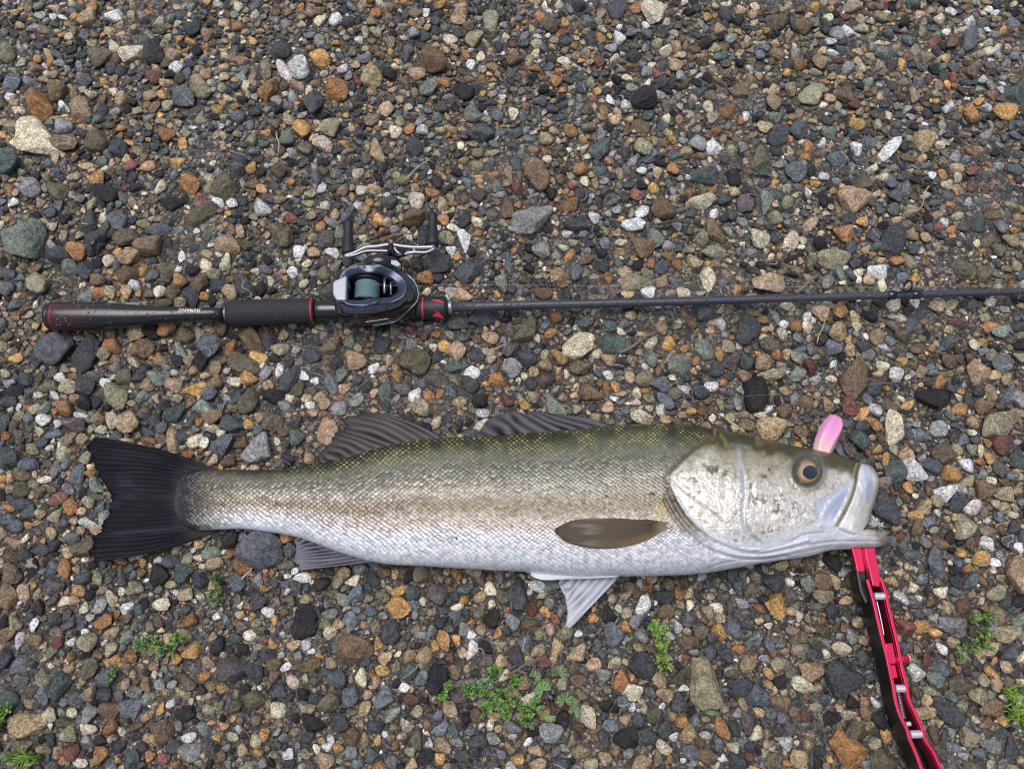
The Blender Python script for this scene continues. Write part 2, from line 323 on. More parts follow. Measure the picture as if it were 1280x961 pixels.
# stones read off the photograph patch by patch: x y long short angle colour (patch pixels)
PATCH = {
(0, 0, 2.977): """126 520 165 125 -50 c;140 395 110 85 -40 r;300 403 75 70 0 p;207 340 75 60 40 n;232 470 70 45 0 e;246 533 85 65 -20 n;360 525 90 70 0 o;30 610 110 70 0 t;98 890 140 125 60 g;742 805 135 60 40 o;470 885 90 60 5 o;560 912 90 75 -20 n;350 910 95 80 0 s;852 912 85 65 -15 p;685 367 80 70 -40 b;740 325 100 60 -50 h;493 195 75 70 -20 c;572 205 75 65 0 s;427 58 55 45 -30 w;655 250 50 35 0 w;712 690 75 65 0 r;840 705 85 75 0 o;885 620 90 60 90 s;1168 385 95 60 80 s;996 335 70 65 0 r;1250 330 90 80 0 r;1195 225 65 50 -30 y;985 258 65 45 -70 h;1055 258 75 40 -60 w;1115 262 75 55 20 w;1122 480 70 60 90 y;1065 515 60 60 0 g;1228 470 75 60 -30 h;1200 535 75 50 -40 c;390 722 95 50 -10 k;115 703 65 60 0 e;215 715 75 60 0 o;815 750 45 35 -50 w;752 737 45 28 -30 d;315 298 55 40 0 b;622 505 55 50 0 r;640 760 80 45 -5 k;372 215 75 70 0 o;645 205 60 40 0 p;595 855 80 45 -5 b;325 825 75 55 90 s;1060 890 75 60 30 o;1215 893 65 50 60 u;980 775 65 50 0 w;1085 812 50 35 -20 d;435 825 70 55 0 b;445 555 60 50 0 s;487 612 45 45 0 d;330 65 65 55 0 a;25 200 60 55 0 h;360 660 55 50 0 y;1040 635 65 45 0 o;45 310 60 55 90 b;572 290 50 45 0 d;720 110 60 45 0 s;1050 190 60 50 10 s;1190 75 45 38 0 c;1250 72 48 38 0 w;770 130 40 40 0 p;940 150 40 30 0 y""",
(430, 0, 2.977): """330 230 115 85 -30 n;315 325 70 58 20 g;445 345 70 45 -10 k;272 272 60 38 -20 p;512 492 90 70 -20 t;950 555 75 70 0 t;718 670 90 75 0 n;710 607 65 45 0 a;1113 368 85 65 0 k;608 765 85 55 -80 n;700 810 140 85 40 e;832 762 82 42 5 r;870 832 85 50 -10 s;885 725 55 50 0 s;257 808 80 70 0 n;443 895 80 48 85 w;1155 50 95 75 0 c;427 60 65 55 0 p;485 145 65 55 0 h;545 80 60 55 0 h;122 565 85 45 -75 a;168 750 55 42 40 s;262 548 60 60 0 s;157 405 55 50 0 p;103 440 55 50 90 p;105 290 70 65 0 a;480 425 65 50 0 g;570 428 50 38 -20 b;632 422 40 40 0 c;845 487 50 40 0 y;615 640 55 35 -60 a;643 610 50 38 -60 b;632 222 60 40 -20 n;1190 780 85 65 0 n;1108 925 75 65 -20 n;1080 835 75 55 -20 w;1110 785 50 45 0 w;1160 890 65 60 90 g;740 930 70 55 30 g;1025 140 45 45 0 w;1128 130 50 35 0 t;920 145 50 35 -70 s;1015 40 65 55 0 s;990 370 40 25 -60 w;270 750 60 48 0 c;72 215 55 30 0 b;450 810 60 45 90 s;130 815 50 40 0 y;1115 545 65 60 0 h;1105 465 60 55 0 n;1225 628 50 42 80 r;1090 720 50 45 0 d;930 370 38 28 0 d;770 90 60 55 0 o;370 300 60 35 -30 r;955 135 45 32 -30 y;1165 270 38 32 0 d;950 230 36 32 0 d;1070 120 50 38 80 b;305 45 28 28 0 w;160 30 45 32 20 p;880 630 50 40 10 r;955 635 50 40 0 t;190 490 45 35 0 c""",
(860, 0, 3.0024): """322 390 58 55 0 a;465 358 95 70 20 h;197 335 70 55 -15 n;150 417 55 50 -50 r;60 660 100 65 10 t;175 665 65 60 90 k;275 590 85 70 90 o;405 645 75 65 -20 b;757 560 95 45 55 w;885 535 65 60 0 a;562 598 75 55 0 b;620 755 115 80 -15 p;655 690 70 60 0 o;215 768 65 60 -40 u;55 755 85 55 20 c;287 760 75 50 70 g;585 880 70 60 0 r;765 905 110 85 90 s;98 945 90 40 0 h;1085 840 75 55 -40 t;1180 850 65 50 80 b;1195 422 75 50 0 y;1070 430 60 55 0 r;1225 355 70 65 0 t;1055 150 80 60 70 b;920 150 45 38 0 d;995 155 65 40 60 n;432 105 70 45 -10 n;335 85 70 50 10 o;620 20 65 40 10 h;497 235 60 55 0 a;590 355 70 55 20 n;417 243 50 32 -10 r;735 205 65 45 0 g;148 55 55 50 0 s;122 207 55 35 0 t;385 335 55 40 80 a;640 465 50 45 0 y;290 475 60 40 0 a;415 490 60 55 0 b;532 498 55 50 0 g;350 490 65 45 -20 s;330 440 55 35 0 g;330 525 65 45 -30 s;460 840 55 40 60 p;265 900 75 60 -20 c;385 905 70 55 90 c;95 870 90 50 -60 n;35 540 65 55 0 e;98 550 55 50 0 w;775 785 45 40 0 u;780 735 50 45 0 b;1145 805 70 40 -15 n;940 850 40 35 0 d;895 890 45 35 0 a;1210 905 60 38 0 a;700 878 50 45 0 s;1165 940 50 45 0 o;605 820 50 40 0 s;985 400 50 40 50 w;680 530 45 45 0 b;765 680 55 40 90 b;835 790 50 45 0 h;600 115 40 38 0 w;560 125 55 42 0 e;160 145 45 38 0 g;400 85 55 35 -70 s;825 155 45 40 0 b;1070 640 45 32 40 d;920 655 30 30 0 w""",
(40, 250, 4.0): """125 275 110 80 30 s;225 262 90 75 0 r;38 425 100 95 40 h;188 340 85 80 0 g;268 355 95 75 90 s;485 365 105 75 20 n;487 282 120 70 15 a;963 305 80 50 85 c;740 400 85 75 0 y;830 420 95 90 0 n;675 360 90 85 90 o;598 372 70 55 0 b;550 345 55 45 90 y;730 340 40 35 90 w;745 275 60 35 90 w;1058 440 120 85 -70 s;990 465 75 70 0 a;925 425 110 60 0 s;905 370 65 60 0 h;515 425 60 45 -40 w;472 450 80 55 -70 a;328 455 75 55 20 r;390 460 60 50 90 h;322 395 85 55 10 n;700 470 75 55 0 o;800 485 100 80 -70 s;650 515 100 50 0 o;740 520 70 55 0 a;520 660 95 80 0 a;672 645 90 65 20 r;590 650 100 80 -50 k;755 675 95 70 -10 o;555 740 110 90 0 n;405 730 80 70 -20 r;355 770 75 60 0 h;270 765 180 110 75 s;115 745 190 140 0 v;890 730 115 105 0 b;845 790 110 70 80 k;985 740 70 70 0 r;1090 690 130 85 -60 n;1060 820 160 90 -10 o;1130 790 80 60 -10 y;640 800 75 45 0 a;735 750 85 50 -60 g;630 890 95 75 -10 g;575 920 75 60 -20 p;705 925 80 70 0 a;815 940 100 70 -10 y;545 870 110 60 50 s;310 880 85 55 0 t;270 930 110 80 20 s;180 930 90 70 0 h;780 800 50 50 0 a;705 857 50 30 0 w;135 885 45 40 0 w;365 915 50 50 0 w;918 838 65 60 90 p;1085 885 85 70 0 y;915 910 80 65 0 n;455 880 75 70 0 o;1240 750 80 60 0 h;1165 860 70 60 90 e;1190 710 80 80 0 s;20 790 80 60 90 s;1255 895 90 70 90 o;860 480 55 45 0 y;410 790 50 45 0 p;1140 825 40 32 0 w""",
(360, 250, 5.333): """255 270 115 85 80 u;235 485 95 80 -40 h;70 345 75 70 0 w;30 480 70 70 0 w;125 420 65 50 0 c;1060 255 100 75 -40 h;1085 335 70 60 0 w;1010 430 170 130 -10 s;1210 470 200 120 35 v;920 525 95 85 30 r;1175 635 110 70 0 a;1090 615 85 60 0 w;1135 810 150 105 15 u;895 235 130 60 90 s;380 105 75 60 90 b;485 125 70 70 0 b;600 110 70 65 0 a;585 165 60 50 0 r;310 90 65 60 90 a;165 250 60 50 0 p;320 440 90 55 20 g;1165 910 75 50 0 t;985 890 55 55 0 r;815 860 65 45 0 d;400 870 60 45 0 a;1000 520 70 60 0 s;1130 375 50 45 0 y;660 150 65 55 0 p;495 250 50 45 0 c;750 110 65 32 -75 h;1035 135 70 65 0 r;1100 175 80 45 -10 c""",
(560, 320, 3.5556): """235 120 80 55 90 g;500 82 85 60 0 a;572 62 90 55 90 b;713 97 60 42 80 r;845 115 140 75 5 h;785 75 65 45 -20 a;895 160 65 50 10 w;1155 100 105 65 -70 c;1095 25 65 60 0 a;425 167 80 60 0 n;70 172 75 50 0 a;800 170 55 35 0 a;1010 118 55 45 0 b;155 275 120 65 5 s;338 332 120 85 80 o;582 400 130 120 0 c;735 385 145 85 -5 t;585 495 95 70 -10 o;500 455 65 50 -10 y;455 340 60 38 10 r;275 415 80 75 0 u;285 500 90 80 0 e;350 460 85 70 0 s;228 550 80 65 -20 r;105 515 70 60 0 w;180 425 60 30 -10 c;190 457 45 35 0 c;395 365 40 30 90 c;470 665 120 60 -50 g;640 605 90 60 0 n;865 715 100 65 0 c;970 728 55 40 0 a;945 570 95 65 -5 b;970 640 85 55 -60 b;1120 605 75 65 -20 s;1025 485 110 90 20 g;1255 460 80 80 0 u;1150 420 90 80 0 g;870 545 70 60 0 h;905 455 80 45 -80 g;1205 435 60 40 90 y;838 605 50 40 90 c;820 465 50 50 0 p;715 460 70 50 0 p;745 580 45 40 90 y;705 590 60 30 90 r;265 640 55 50 0 d;340 655 55 50 0 y;140 640 60 55 0 k;50 645 65 45 0 a;95 575 75 60 -20 t;20 505 70 60 90 t;720 310 70 45 0 t;615 290 70 50 0 t;270 325 60 45 90 u;950 320 60 55 90 a;1150 250 95 75 0 s;1215 300 55 40 90 w;1245 400 60 60 0 h;1195 500 70 65 90 s;150 750 60 60 0 c;640 365 60 50 0 n;665 200 80 50 0 h;735 145 60 45 0 u;1010 610 60 48 0 o;880 600 40 35 0 y;985 450 40 35 0 e;480 270 55 50 0 r""",
(920, 320, 3.5556): """55 335 115 95 90 s;160 395 80 75 20 o;375 255 70 65 0 p;465 240 65 60 90 r;450 340 75 75 0 a;320 315 55 50 0 c;150 125 150 90 15 p;430 20 130 70 0 h;465 75 60 45 90 g;627 72 80 60 0 w;545 70 40 35 0 c;740 95 50 45 90 b;795 95 45 38 0 y;775 25 60 60 0 h;430 408 80 60 -20 b;525 550 175 120 85 n;615 580 75 75 0 s;712 525 65 60 20 w;658 488 50 45 0 c;505 670 90 65 -40 d;565 695 65 50 40 y;705 765 135 85 80 c;630 750 55 50 90 r;155 770 110 90 0 a;85 620 140 110 80 k;880 635 150 90 0 k;1075 520 110 90 -30 p;1135 605 70 45 -80 p;1185 480 85 75 0 b;1165 750 160 110 30 h;160 525 120 50 0 h;330 500 70 60 90 d;285 450 80 55 0 g;275 525 70 55 0 g;185 440 60 50 -20 r;120 475 75 65 20 a;810 795 80 60 10 b;540 810 90 65 -20 t;690 665 60 45 0 n;995 680 70 50 0 r;765 660 55 38 0 y;1040 645 60 50 90 u;1100 675 65 55 0 n;900 770 70 60 0 b;1180 335 85 50 20 g;1065 390 45 45 0 c;980 290 60 35 0 d;780 300 60 55 90 b;740 355 60 60 0 o;870 500 60 55 90 b;1140 310 70 45 15 r;815 410 75 50 20 n;830 515 55 50 90 p;950 465 65 60 0 n;565 400 55 50 0 s;315 645 60 55 0 n;265 630 50 40 90 e;20 455 80 60 90 p;1210 620 90 60 90 b;1260 630 90 60 90 e;1135 205 45 28 0 w;1200 228 35 30 0 w;945 385 60 55 0 b;1010 60 90 75 0 o;1105 80 60 55 0 o;1150 440 60 50 0 h;50 750 65 50 0 h;295 780 65 45 -10 n;215 300 40 32 0 w;540 310 42 38 0 c;355 550 48 42 0 e;1105 385 45 38 0 y;1110 270 45 38 0 h;120 280 50 35 0 r;875 408 32 32 0 r""",
(1000, 500, 4.571): """1155 262 90 90 0 d;545 405 130 120 90 t;655 402 130 110 -20 w;765 375 90 80 0 b;865 420 110 80 -10 y;820 310 125 105 0 o;960 370 95 80 0 w;1055 520 120 95 -40 n;830 515 110 100 -30 w;905 590 115 95 0 s;985 610 90 85 0 w;785 580 75 70 0 h;705 610 100 85 10 a;485 620 180 140 90 s;480 470 75 70 -40 h;950 730 150 110 80 h;675 730 90 80 90 n;575 780 55 50 0 d;1245 330 110 90 90 t;1085 330 75 60 90 y;940 225 70 65 90 b;905 280 75 55 -20 h;990 280 60 60 0 h;1040 290 70 40 90 c;610 310 85 75 90 p;540 285 60 60 0 h;495 335 75 40 80 y;440 280 60 50 90 y;340 230 115 90 -30 t;290 280 100 55 -60 u;680 200 95 70 10 b;790 160 85 85 0 e;1230 725 80 60 90 s;1190 810 80 80 0 s;1145 670 60 60 0 b;1080 745 90 60 0 h;1165 615 75 55 -30 a;1170 530 130 80 -20 h;735 695 75 60 0 b;985 515 55 40 90 h;955 455 85 60 0 h;650 885 100 60 0 b;920 870 55 55 0 y;1035 905 95 85 -50 y;910 930 60 45 0 b;1115 925 65 50 0 w;1140 385 110 55 -70 u;1215 430 55 50 0 b;1250 840 60 55 90 w;1120 590 50 45 0 c;790 640 45 45 0 w;665 545 38 32 0 c""",
(0, 480, 4.368): """352 130 90 75 -60 r;395 222 135 80 -5 u;460 60 105 90 60 t;640 70 140 110 -80 h;238 195 75 60 -10 w;285 268 105 45 5 b;365 298 85 75 0 h;445 298 60 55 90 a;612 195 90 70 90 c;540 185 70 65 0 a;548 245 60 50 0 c;500 240 55 50 90 h;45 405 115 100 60 t;155 440 100 65 -10 b;105 490 105 65 -15 n;240 518 75 40 -5 c;108 578 90 85 0 o;210 588 65 65 0 o;313 622 100 65 5 d;380 670 85 72 90 r;290 715 75 65 0 h;115 655 105 60 0 s;155 700 90 60 40 t;35 735 90 60 -20 b;480 645 65 60 0 h;545 668 55 55 0 b;475 758 90 50 -20 w;455 885 140 100 60 o;420 500 120 70 80 b;515 555 100 65 -60 g;300 465 90 50 80 e;488 483 60 45 20 y;62 860 85 50 -15 a;148 768 60 38 0 y;365 920 65 60 20 a;390 845 75 75 0 e;435 800 50 45 0 a;85 775 75 65 0 t;45 570 55 50 0 h;175 545 65 45 0 h;50 510 45 45 0 p;272 810 70 55 -60 a;25 280 50 45 90 r;90 275 60 45 90 o;210 250 60 40 -75 h;20 205 90 45 80 s;45 90 85 60 0 s;85 40 90 60 20 k;375 25 85 70 0 o;260 10 110 60 0 o;525 95 70 55 90 s;60 940 90 60 0 o;135 940 70 60 0 s;220 905 80 60 0 s;430 165 75 32 0 w;390 350 38 35 0 r;325 332 35 35 0 w;525 615 65 38 -10 o;440 690 50 45 0 p;150 185 55 45 80 b""",
(240, 410, 3.765): """455 245 120 65 50 s;655 85 110 80 70 o;770 155 105 85 -10 p;1050 160 145 130 0 o;655 265 90 65 90 b;705 220 55 50 90 g;580 205 60 50 0 s;520 225 60 45 -60 w;380 325 95 80 0 k;775 335 65 65 0 g;715 285 55 45 0 p;690 375 65 65 0 e;625 355 60 50 90 a;640 495 150 110 85 p;375 445 100 80 30 a;320 540 125 65 0 b;495 515 85 60 65 t;480 440 65 55 0 t;430 490 50 45 0 n;320 420 55 55 0 p;190 455 110 75 -20 t;150 540 110 60 10 t;55 370 90 55 -10 g;80 305 75 70 0 b;15 300 80 60 90 a;130 490 55 40 25 c;55 535 50 40 90 w;20 520 65 60 40 c;265 450 50 48 0 y;310 475 50 45 0 b;205 330 60 45 90 t;265 340 120 90 80 o;95 415 85 75 0 n;95 470 65 40 0 o;230 540 65 50 -10 n;855 300 50 40 90 a;910 300 80 55 50 t;855 180 60 38 60 w;965 225 50 50 0 y;905 245 50 45 90 a;990 290 75 50 0 u;1050 310 75 55 60 w;1160 250 110 60 0 u;1235 240 75 48 -65 o;1225 185 80 65 -40 t;1120 315 50 50 0 r;1165 312 48 42 90 r;1080 375 80 75 0 h;1155 380 65 55 0 o;1005 390 50 38 0 h;1255 345 60 45 0 a;1195 85 70 55 0 y;1250 110 80 80 0 p;890 80 90 70 0 s;680 165 60 60 0 s;560 130 90 70 -20 s;490 95 45 40 90 e;415 100 65 50 30 g;345 225 65 55 70 g;410 195 60 30 80 w;370 75 75 75 0 b;945 80 50 40 90 n;1135 90 35 35 0 c;1070 90 30 25 0 c;780 93 40 40 0 h;460 330 45 45 0 c;540 330 50 40 0 p;495 285 70 60 0 o;600 325 50 45 0 p;820 275 55 50 90 s;775 245 50 45 0 s;630 155 45 35 0 n;1110 440 45 40 0 b;1145 445 60 60 0 c;625 400 42 38 0 d;555 360 50 35 0 w""",
(100, 500, 4.0): """905 745 205 180 0 v;890 240 140 140 0 e;710 228 125 90 10 b;575 200 85 60 45 c;615 210 55 40 -80 w;510 180 70 55 10 t;245 110 105 100 90 p;475 70 105 70 20 t;610 35 95 55 10 g;765 125 85 75 0 e;840 120 50 50 0 r;965 110 105 90 0 o;900 80 55 50 0 p;1085 185 80 75 90 t;705 160 55 45 0 c;455 200 130 50 90 a;400 190 60 55 90 o;335 195 70 40 0 r;410 135 65 50 60 b;335 155 70 45 0 s;320 65 60 60 0 u;370 100 60 60 0 s;660 140 70 45 0 h;800 210 65 55 0 n;740 300 75 60 -10 n;660 300 60 50 90 p;1040 295 70 65 0 s;1140 290 55 55 0 p;1225 70 40 40 0 d;1065 105 70 50 30 t;680 820 75 70 0 n;655 765 90 60 0 g;590 785 60 40 -40 c;750 770 50 45 0 r;810 830 85 65 -10 n;805 680 50 45 0 e;750 700 90 55 65 k;1050 750 70 55 90 b;600 900 80 75 0 s;1110 885 85 50 0 w;1205 920 80 65 0 k;310 812 45 45 0 y;395 800 50 45 0 w;590 720 50 50 0 a;480 740 60 50 90 p;535 790 55 50 90 h;540 265 50 45 0 r;630 120 30 28 0 w""",
(0, 700, 3.657): """50 62 95 85 0 n;35 165 110 75 90 n;100 150 75 50 90 p;245 115 95 75 10 u;362 137 65 50 -20 y;728 65 100 80 80 k;838 55 85 80 90 t;1080 105 80 75 90 b;510 172 75 48 90 c;455 205 65 55 90 e;575 220 70 55 0 w;740 200 70 65 -30 c;845 155 75 55 0 h;475 278 75 65 0 r;570 270 60 55 0 n;862 272 75 60 10 r;1222 238 55 45 0 w;985 252 38 35 90 w;150 295 65 40 75 w;88 365 75 45 85 w;315 372 55 35 0 w;383 328 40 30 0 w;408 262 35 35 0 w;262 370 80 50 50 d;315 440 45 40 0 r;232 418 65 48 75 h;505 332 65 60 0 a;505 405 65 60 90 h;578 352 65 55 90 g;400 375 85 80 90 h;590 435 75 60 0 r;525 465 60 50 90 r;410 490 90 80 30 o;490 535 85 75 20 b;665 565 75 50 -50 n;860 555 80 70 0 o;930 535 60 50 0 y;1052 505 125 115 -20 u;948 470 65 60 0 p;600 680 110 85 5 b;745 785 105 100 90 n;845 700 85 70 0 k;615 605 75 60 20 g;192 618 85 50 -80 b;270 575 120 85 75 t;45 630 95 75 0 t;215 712 80 60 15 c;125 755 165 110 -5 a;95 850 85 60 0 o;318 797 80 70 40 h;400 772 80 55 0 c;412 705 75 65 90 e;505 690 100 80 0 n;285 740 65 45 0 o;325 875 80 60 60 d;285 910 50 45 90 r;460 892 75 60 90 y;360 925 70 45 -20 c;603 905 85 65 90 t;690 820 70 60 0 a;685 895 55 45 90 r;745 908 55 50 0 d;795 855 75 58 70 t;860 810 65 55 -10 w;865 880 90 80 0 e;1075 355 65 50 10 t;1180 185 80 75 90 s;1245 380 55 45 0 y;1225 440 80 60 10 s;1155 520 95 85 90 s;1165 635 90 80 0 o;1265 685 75 70 0 c;1205 795 65 45 90 y;1165 730 50 45 0 n;1020 755 55 40 20 r;990 665 55 45 0 h;1250 475 60 55 0 n;845 618 50 50 0 h;345 640 70 70 -50 b;395 610 75 65 0 p;195 540 75 65 20 h;80 485 75 65 90 b;95 550 70 60 0 t;150 365 70 50 0 n;250 330 70 60 30 o;30 340 80 70 0 n;70 285 65 65 0 h;245 270 60 55 0 t;335 180 50 45 0 p;290 185 65 40 10 c;440 80 65 45 90 h;295 40 80 50 90 r;980 15 75 60 0 p;1110 30 80 65 -10 r;140 35 80 50 90 k;30 445 90 70 90 s;400 160 50 45 0 k;1100 300 55 45 0 o;700 480 50 45 0 p;1120 590 45 45 0 k;935 850 60 50 0 u""",
(350, 700, 3.657): """115 285 150 115 60 k;335 405 155 135 30 n;545 218 110 95 -10 y;540 140 70 55 -10 y;507 328 110 80 90 s;718 155 95 90 90 u;748 365 95 60 -70 y;658 432 80 65 90 a;705 395 60 40 90 y;590 508 80 75 0 t;325 618 105 75 90 b;480 628 120 75 65 b;225 650 95 90 0 o;600 637 75 55 0 d;145 745 110 75 -40 k;268 745 85 75 -40 s;435 765 75 65 0 s;370 540 85 60 -60 c;440 555 60 38 90 a;470 505 65 48 0 y;580 755 65 60 90 c;625 690 55 50 90 h;775 680 85 60 -50 a;740 845 80 70 0 p;728 908 50 50 0 y;905 710 70 65 0 n;1050 855 50 50 0 n;825 620 85 70 0 u;725 545 130 80 90 k;800 508 70 58 60 n;1010 465 70 60 90 a;880 410 90 50 75 w;935 400 70 65 90 k;935 460 75 50 0 u;1075 440 105 70 90 s;1118 378 80 60 70 b;1085 150 140 85 90 s;960 135 70 55 -60 c;1020 165 60 60 0 o;1175 115 75 50 -20 w;1150 220 70 50 90 d;1240 110 100 60 0 g;1180 415 70 58 80 a;1240 790 100 85 0 e;1140 300 75 60 0 n;845 315 60 55 90 e;873 337 45 45 0 w;918 318 48 45 90 p;810 215 60 35 10 c;915 165 60 55 0 a;320 275 80 60 -60 b;415 225 65 55 0 b;290 180 60 55 0 g;330 90 65 50 0 c;345 150 75 65 90 b;190 110 70 55 0 k;105 75 75 45 0 w;230 325 60 55 30 c;265 293 55 50 0 p;235 470 50 50 0 p;60 390 60 50 0 p;115 390 50 45 0 w;120 485 130 55 15 n;120 180 55 45 0 a;205 295 50 50 0 h;225 250 70 55 0 g;650 540 75 60 50 b;605 150 70 60 45 t;605 205 70 55 0 b;730 285 60 50 0 s;620 315 45 40 90 p;800 257 60 50 0 b;845 130 75 50 0 t;425 90 85 50 -70 s;645 60 75 70 90 o;565 580 45 45 0 w;262 860 55 45 0 y;210 915 75 75 0 p;35 885 50 50 0 w;112 885 50 40 90 h;165 865 50 35 90 c;228 815 40 40 0 w;212 855 40 40 0 w;125 685 65 60 0 p;630 815 95 60 -60 o;905 830 80 70 0 s;825 895 60 60 0 t;945 875 50 40 90 b;680 840 35 35 0 w;775 450 50 35 90 d;1215 465 60 50 90 d;1265 410 110 60 80 a;1235 315 50 35 90 p;980 715 60 40 0 a;1060 760 85 45 -10 e;435 310 80 45 90 o;165 630 70 50 20 t;920 750 38 28 80 w;480 795 30 30 0 w""",
(700, 700, 3.657): """652 562 235 140 -70 h;990 212 120 85 -75 y;1205 165 95 60 5 h;1200 95 70 65 0 a;380 205 85 70 40 w;585 378 90 60 5 n;885 360 80 75 0 g;870 475 85 80 90 a;795 310 95 60 -60 b;725 325 75 65 90 y;825 580 115 85 35 s;900 620 105 100 0 b;1010 470 80 65 20 h;1150 510 110 85 -10 a;1115 568 105 70 -20 c;1265 520 130 110 0 s;1010 650 85 60 0 n;790 510 80 65 25 o;280 555 100 75 -70 r;455 545 85 65 -70 p;375 480 120 115 90 s;130 715 115 75 -60 c;310 810 130 100 -10 k;405 800 100 80 0 s;478 850 65 65 0 c;480 770 85 70 80 t;430 705 80 62 80 o;585 800 75 75 40 a;600 880 80 65 0 b;742 765 105 60 -80 r;800 770 65 50 90 t;858 745 100 60 90 u;680 895 80 70 0 n;795 850 70 50 -45 c;905 790 75 55 90 c;1035 840 65 65 0 w;1095 905 80 80 0 a;1270 850 110 80 80 r;975 915 80 65 0 o;815 920 80 70 0 s;870 900 45 40 0 d;1120 710 50 50 0 d;1055 770 70 65 90 u;970 700 60 50 0 t;1018 720 60 48 90 b;545 650 85 65 75 s;480 617 75 60 0 a;335 605 80 72 0 c;240 755 80 55 0 b;290 655 70 50 -60 b;333 670 45 30 90 w;360 730 60 50 90 b;375 925 90 70 0 a;85 550 75 55 0 n;98 612 55 48 0 n;75 420 85 75 0 p;155 475 60 60 0 p;250 470 60 55 90 h;200 525 65 55 0 g;175 390 65 48 80 t;240 345 95 90 -40 b;300 305 55 38 -70 r;220 250 75 60 -60 k;155 260 45 45 0 y;270 220 40 32 90 w;545 305 55 38 85 w;485 235 75 70 90 n;595 270 70 65 90 b;480 170 80 65 0 s;548 150 55 50 90 r;595 150 55 40 85 a;400 125 45 40 0 r;240 175 45 40 90 h;1130 115 65 65 0 g;980 105 95 75 0 s;1053 97 40 40 0 w;880 130 60 50 90 o;1050 165 80 60 -50 u;1070 320 65 45 0 p;1205 325 60 60 0 h;955 300 40 30 0 c;970 425 45 40 90 r;820 405 60 40 0 r;755 435 70 65 90 s;700 360 60 55 90 s;1100 415 75 75 0 h;1055 505 70 55 90 g;1150 430 60 50 90 s;1265 395 50 40 90 c;565 445 60 35 20 d;715 215 60 45 -20 c;855 290 60 45 -20 s;960 385 70 50 90 b;140 310 60 50 0 s;15 420 120 40 85 r;665 800 55 38 -20 w;750 905 40 30 90 w;300 730 50 45 0 p;165 775 55 40 60 n""",
(1020, 680, 3.42): """508 75 135 75 -80 b;705 75 75 50 -50 y;625 35 45 40 0 y;540 205 60 45 10 c;423 182 45 38 90 c;570 270 55 50 90 a;385 355 75 70 0 d;455 352 80 55 10 r;590 350 125 90 0 e;430 550 85 60 -30 w;500 630 75 40 -15 h;535 530 80 60 -20 b;520 580 85 70 0 g;110 585 165 130 -30 s;110 445 85 50 -10 c;205 490 60 50 90 t;30 155 75 70 90 n;88 165 55 45 90 a;35 220 90 50 -10 a;130 880 155 130 -30 r;165 800 90 90 0 o;215 720 85 55 -45 n;140 730 60 45 0 c;210 670 40 40 0 r;295 920 110 100 0 o;305 820 60 50 90 y;660 825 85 75 90 h;560 720 150 70 -35 s;465 722 100 55 -5 a;625 600 100 80 0 o;695 650 80 80 0 h;755 700 110 70 0 n;730 765 60 45 90 n;750 865 80 60 0 g;840 870 90 60 90 s;510 815 70 50 90 n;555 835 65 40 90 b;590 870 75 40 -10 b;525 880 50 45 0 u;770 210 70 65 0 h;865 130 150 100 90 a;610 160 65 50 0 s;665 160 70 55 30 b;820 240 80 50 90 s;800 190 45 25 -60 w;800 145 45 35 0 a;405 45 60 45 0 t;400 95 40 30 0 p;455 150 45 45 0 b;385 440 45 45 0 b;480 490 60 35 90 d;740 450 75 60 0 p;815 385 115 70 0 h;595 420 50 45 0 a;815 525 55 50 0 p;420 255 55 35 0 t;75 285 60 60 0 s;30 375 65 60 0 o;225 560 60 60 0 s;160 395 60 50 90 e;205 410 45 45 0 p;10 535 60 40 90 a;255 850 55 50 90 h;210 940 60 50 0 b;125 355 40 40 0 n;270 750 80 60 90 k;655 70 28 24 0 w;690 750 40 28 -60 w;640 905 60 30 0 e""",
}
hand = []
for (ox, oy, s), txt in PATCH.items():
    for q in txt.replace('\n', ' ').split(';'):
        x, y, w, h, a, c = q.split()
        hand.append((ox + float(x) / s, oy + float(y) / s, float(w) / s, float(h) / s, float(a), c))
kept = []
for h_ in sorted(hand, key=lambda t: -t[2] * t[3]):         # the patches overlap a little: drop second readings
    if all((h_[0] - k_[0]) ** 2 + (h_[1] - k_[1]) ** 2 > (0.33 * (h_[3] + k_[3])) ** 2 for k_ in kept): kept.append(h_)
hand = kept

# occupancy of the ground, 0.8 mm cells
X0, X1, Y0, Y1, CELL = -1.4, 1.4, -0.95, 1.4, 0.0008
occ = np.zeros((int((Y1 - Y0) / CELL), int((X1 - X0) / CELL)), bool)
def stamp(x, y, a, b, yaw, f=1.0):
    r = a * f + CELL
    j0, j1 = int((x - r - X0) / CELL), int((x + r - X0) / CELL) + 2
    i0, i1 = int((y - r - Y0) / CELL), int((y + r - Y0) / CELL) + 2
    j0, i0 = max(j0, 0), max(i0, 0)
    if j1 <= j0 or i1 <= i0: return
    sub = occ[i0:i1, j0:j1]
    yy, xx = np.ogrid[i0:i0 + sub.shape[0], j0:j0 + sub.shape[1]]
    dx = X0 + xx * CELL - x; dy = Y0 + yy * CELL - y
    c_, s_ = math.cos(yaw), math.sin(yaw)
    sub |= ((dx * c_ + dy * s_) / (a * f)) ** 2 + ((-dx * s_ + dy * c_) / (b * f)) ** 2 < 1
pts = []                                                    # scattered: (x, y, z, rx, ry, rz, a, b, c, colour, variant)
stones = []
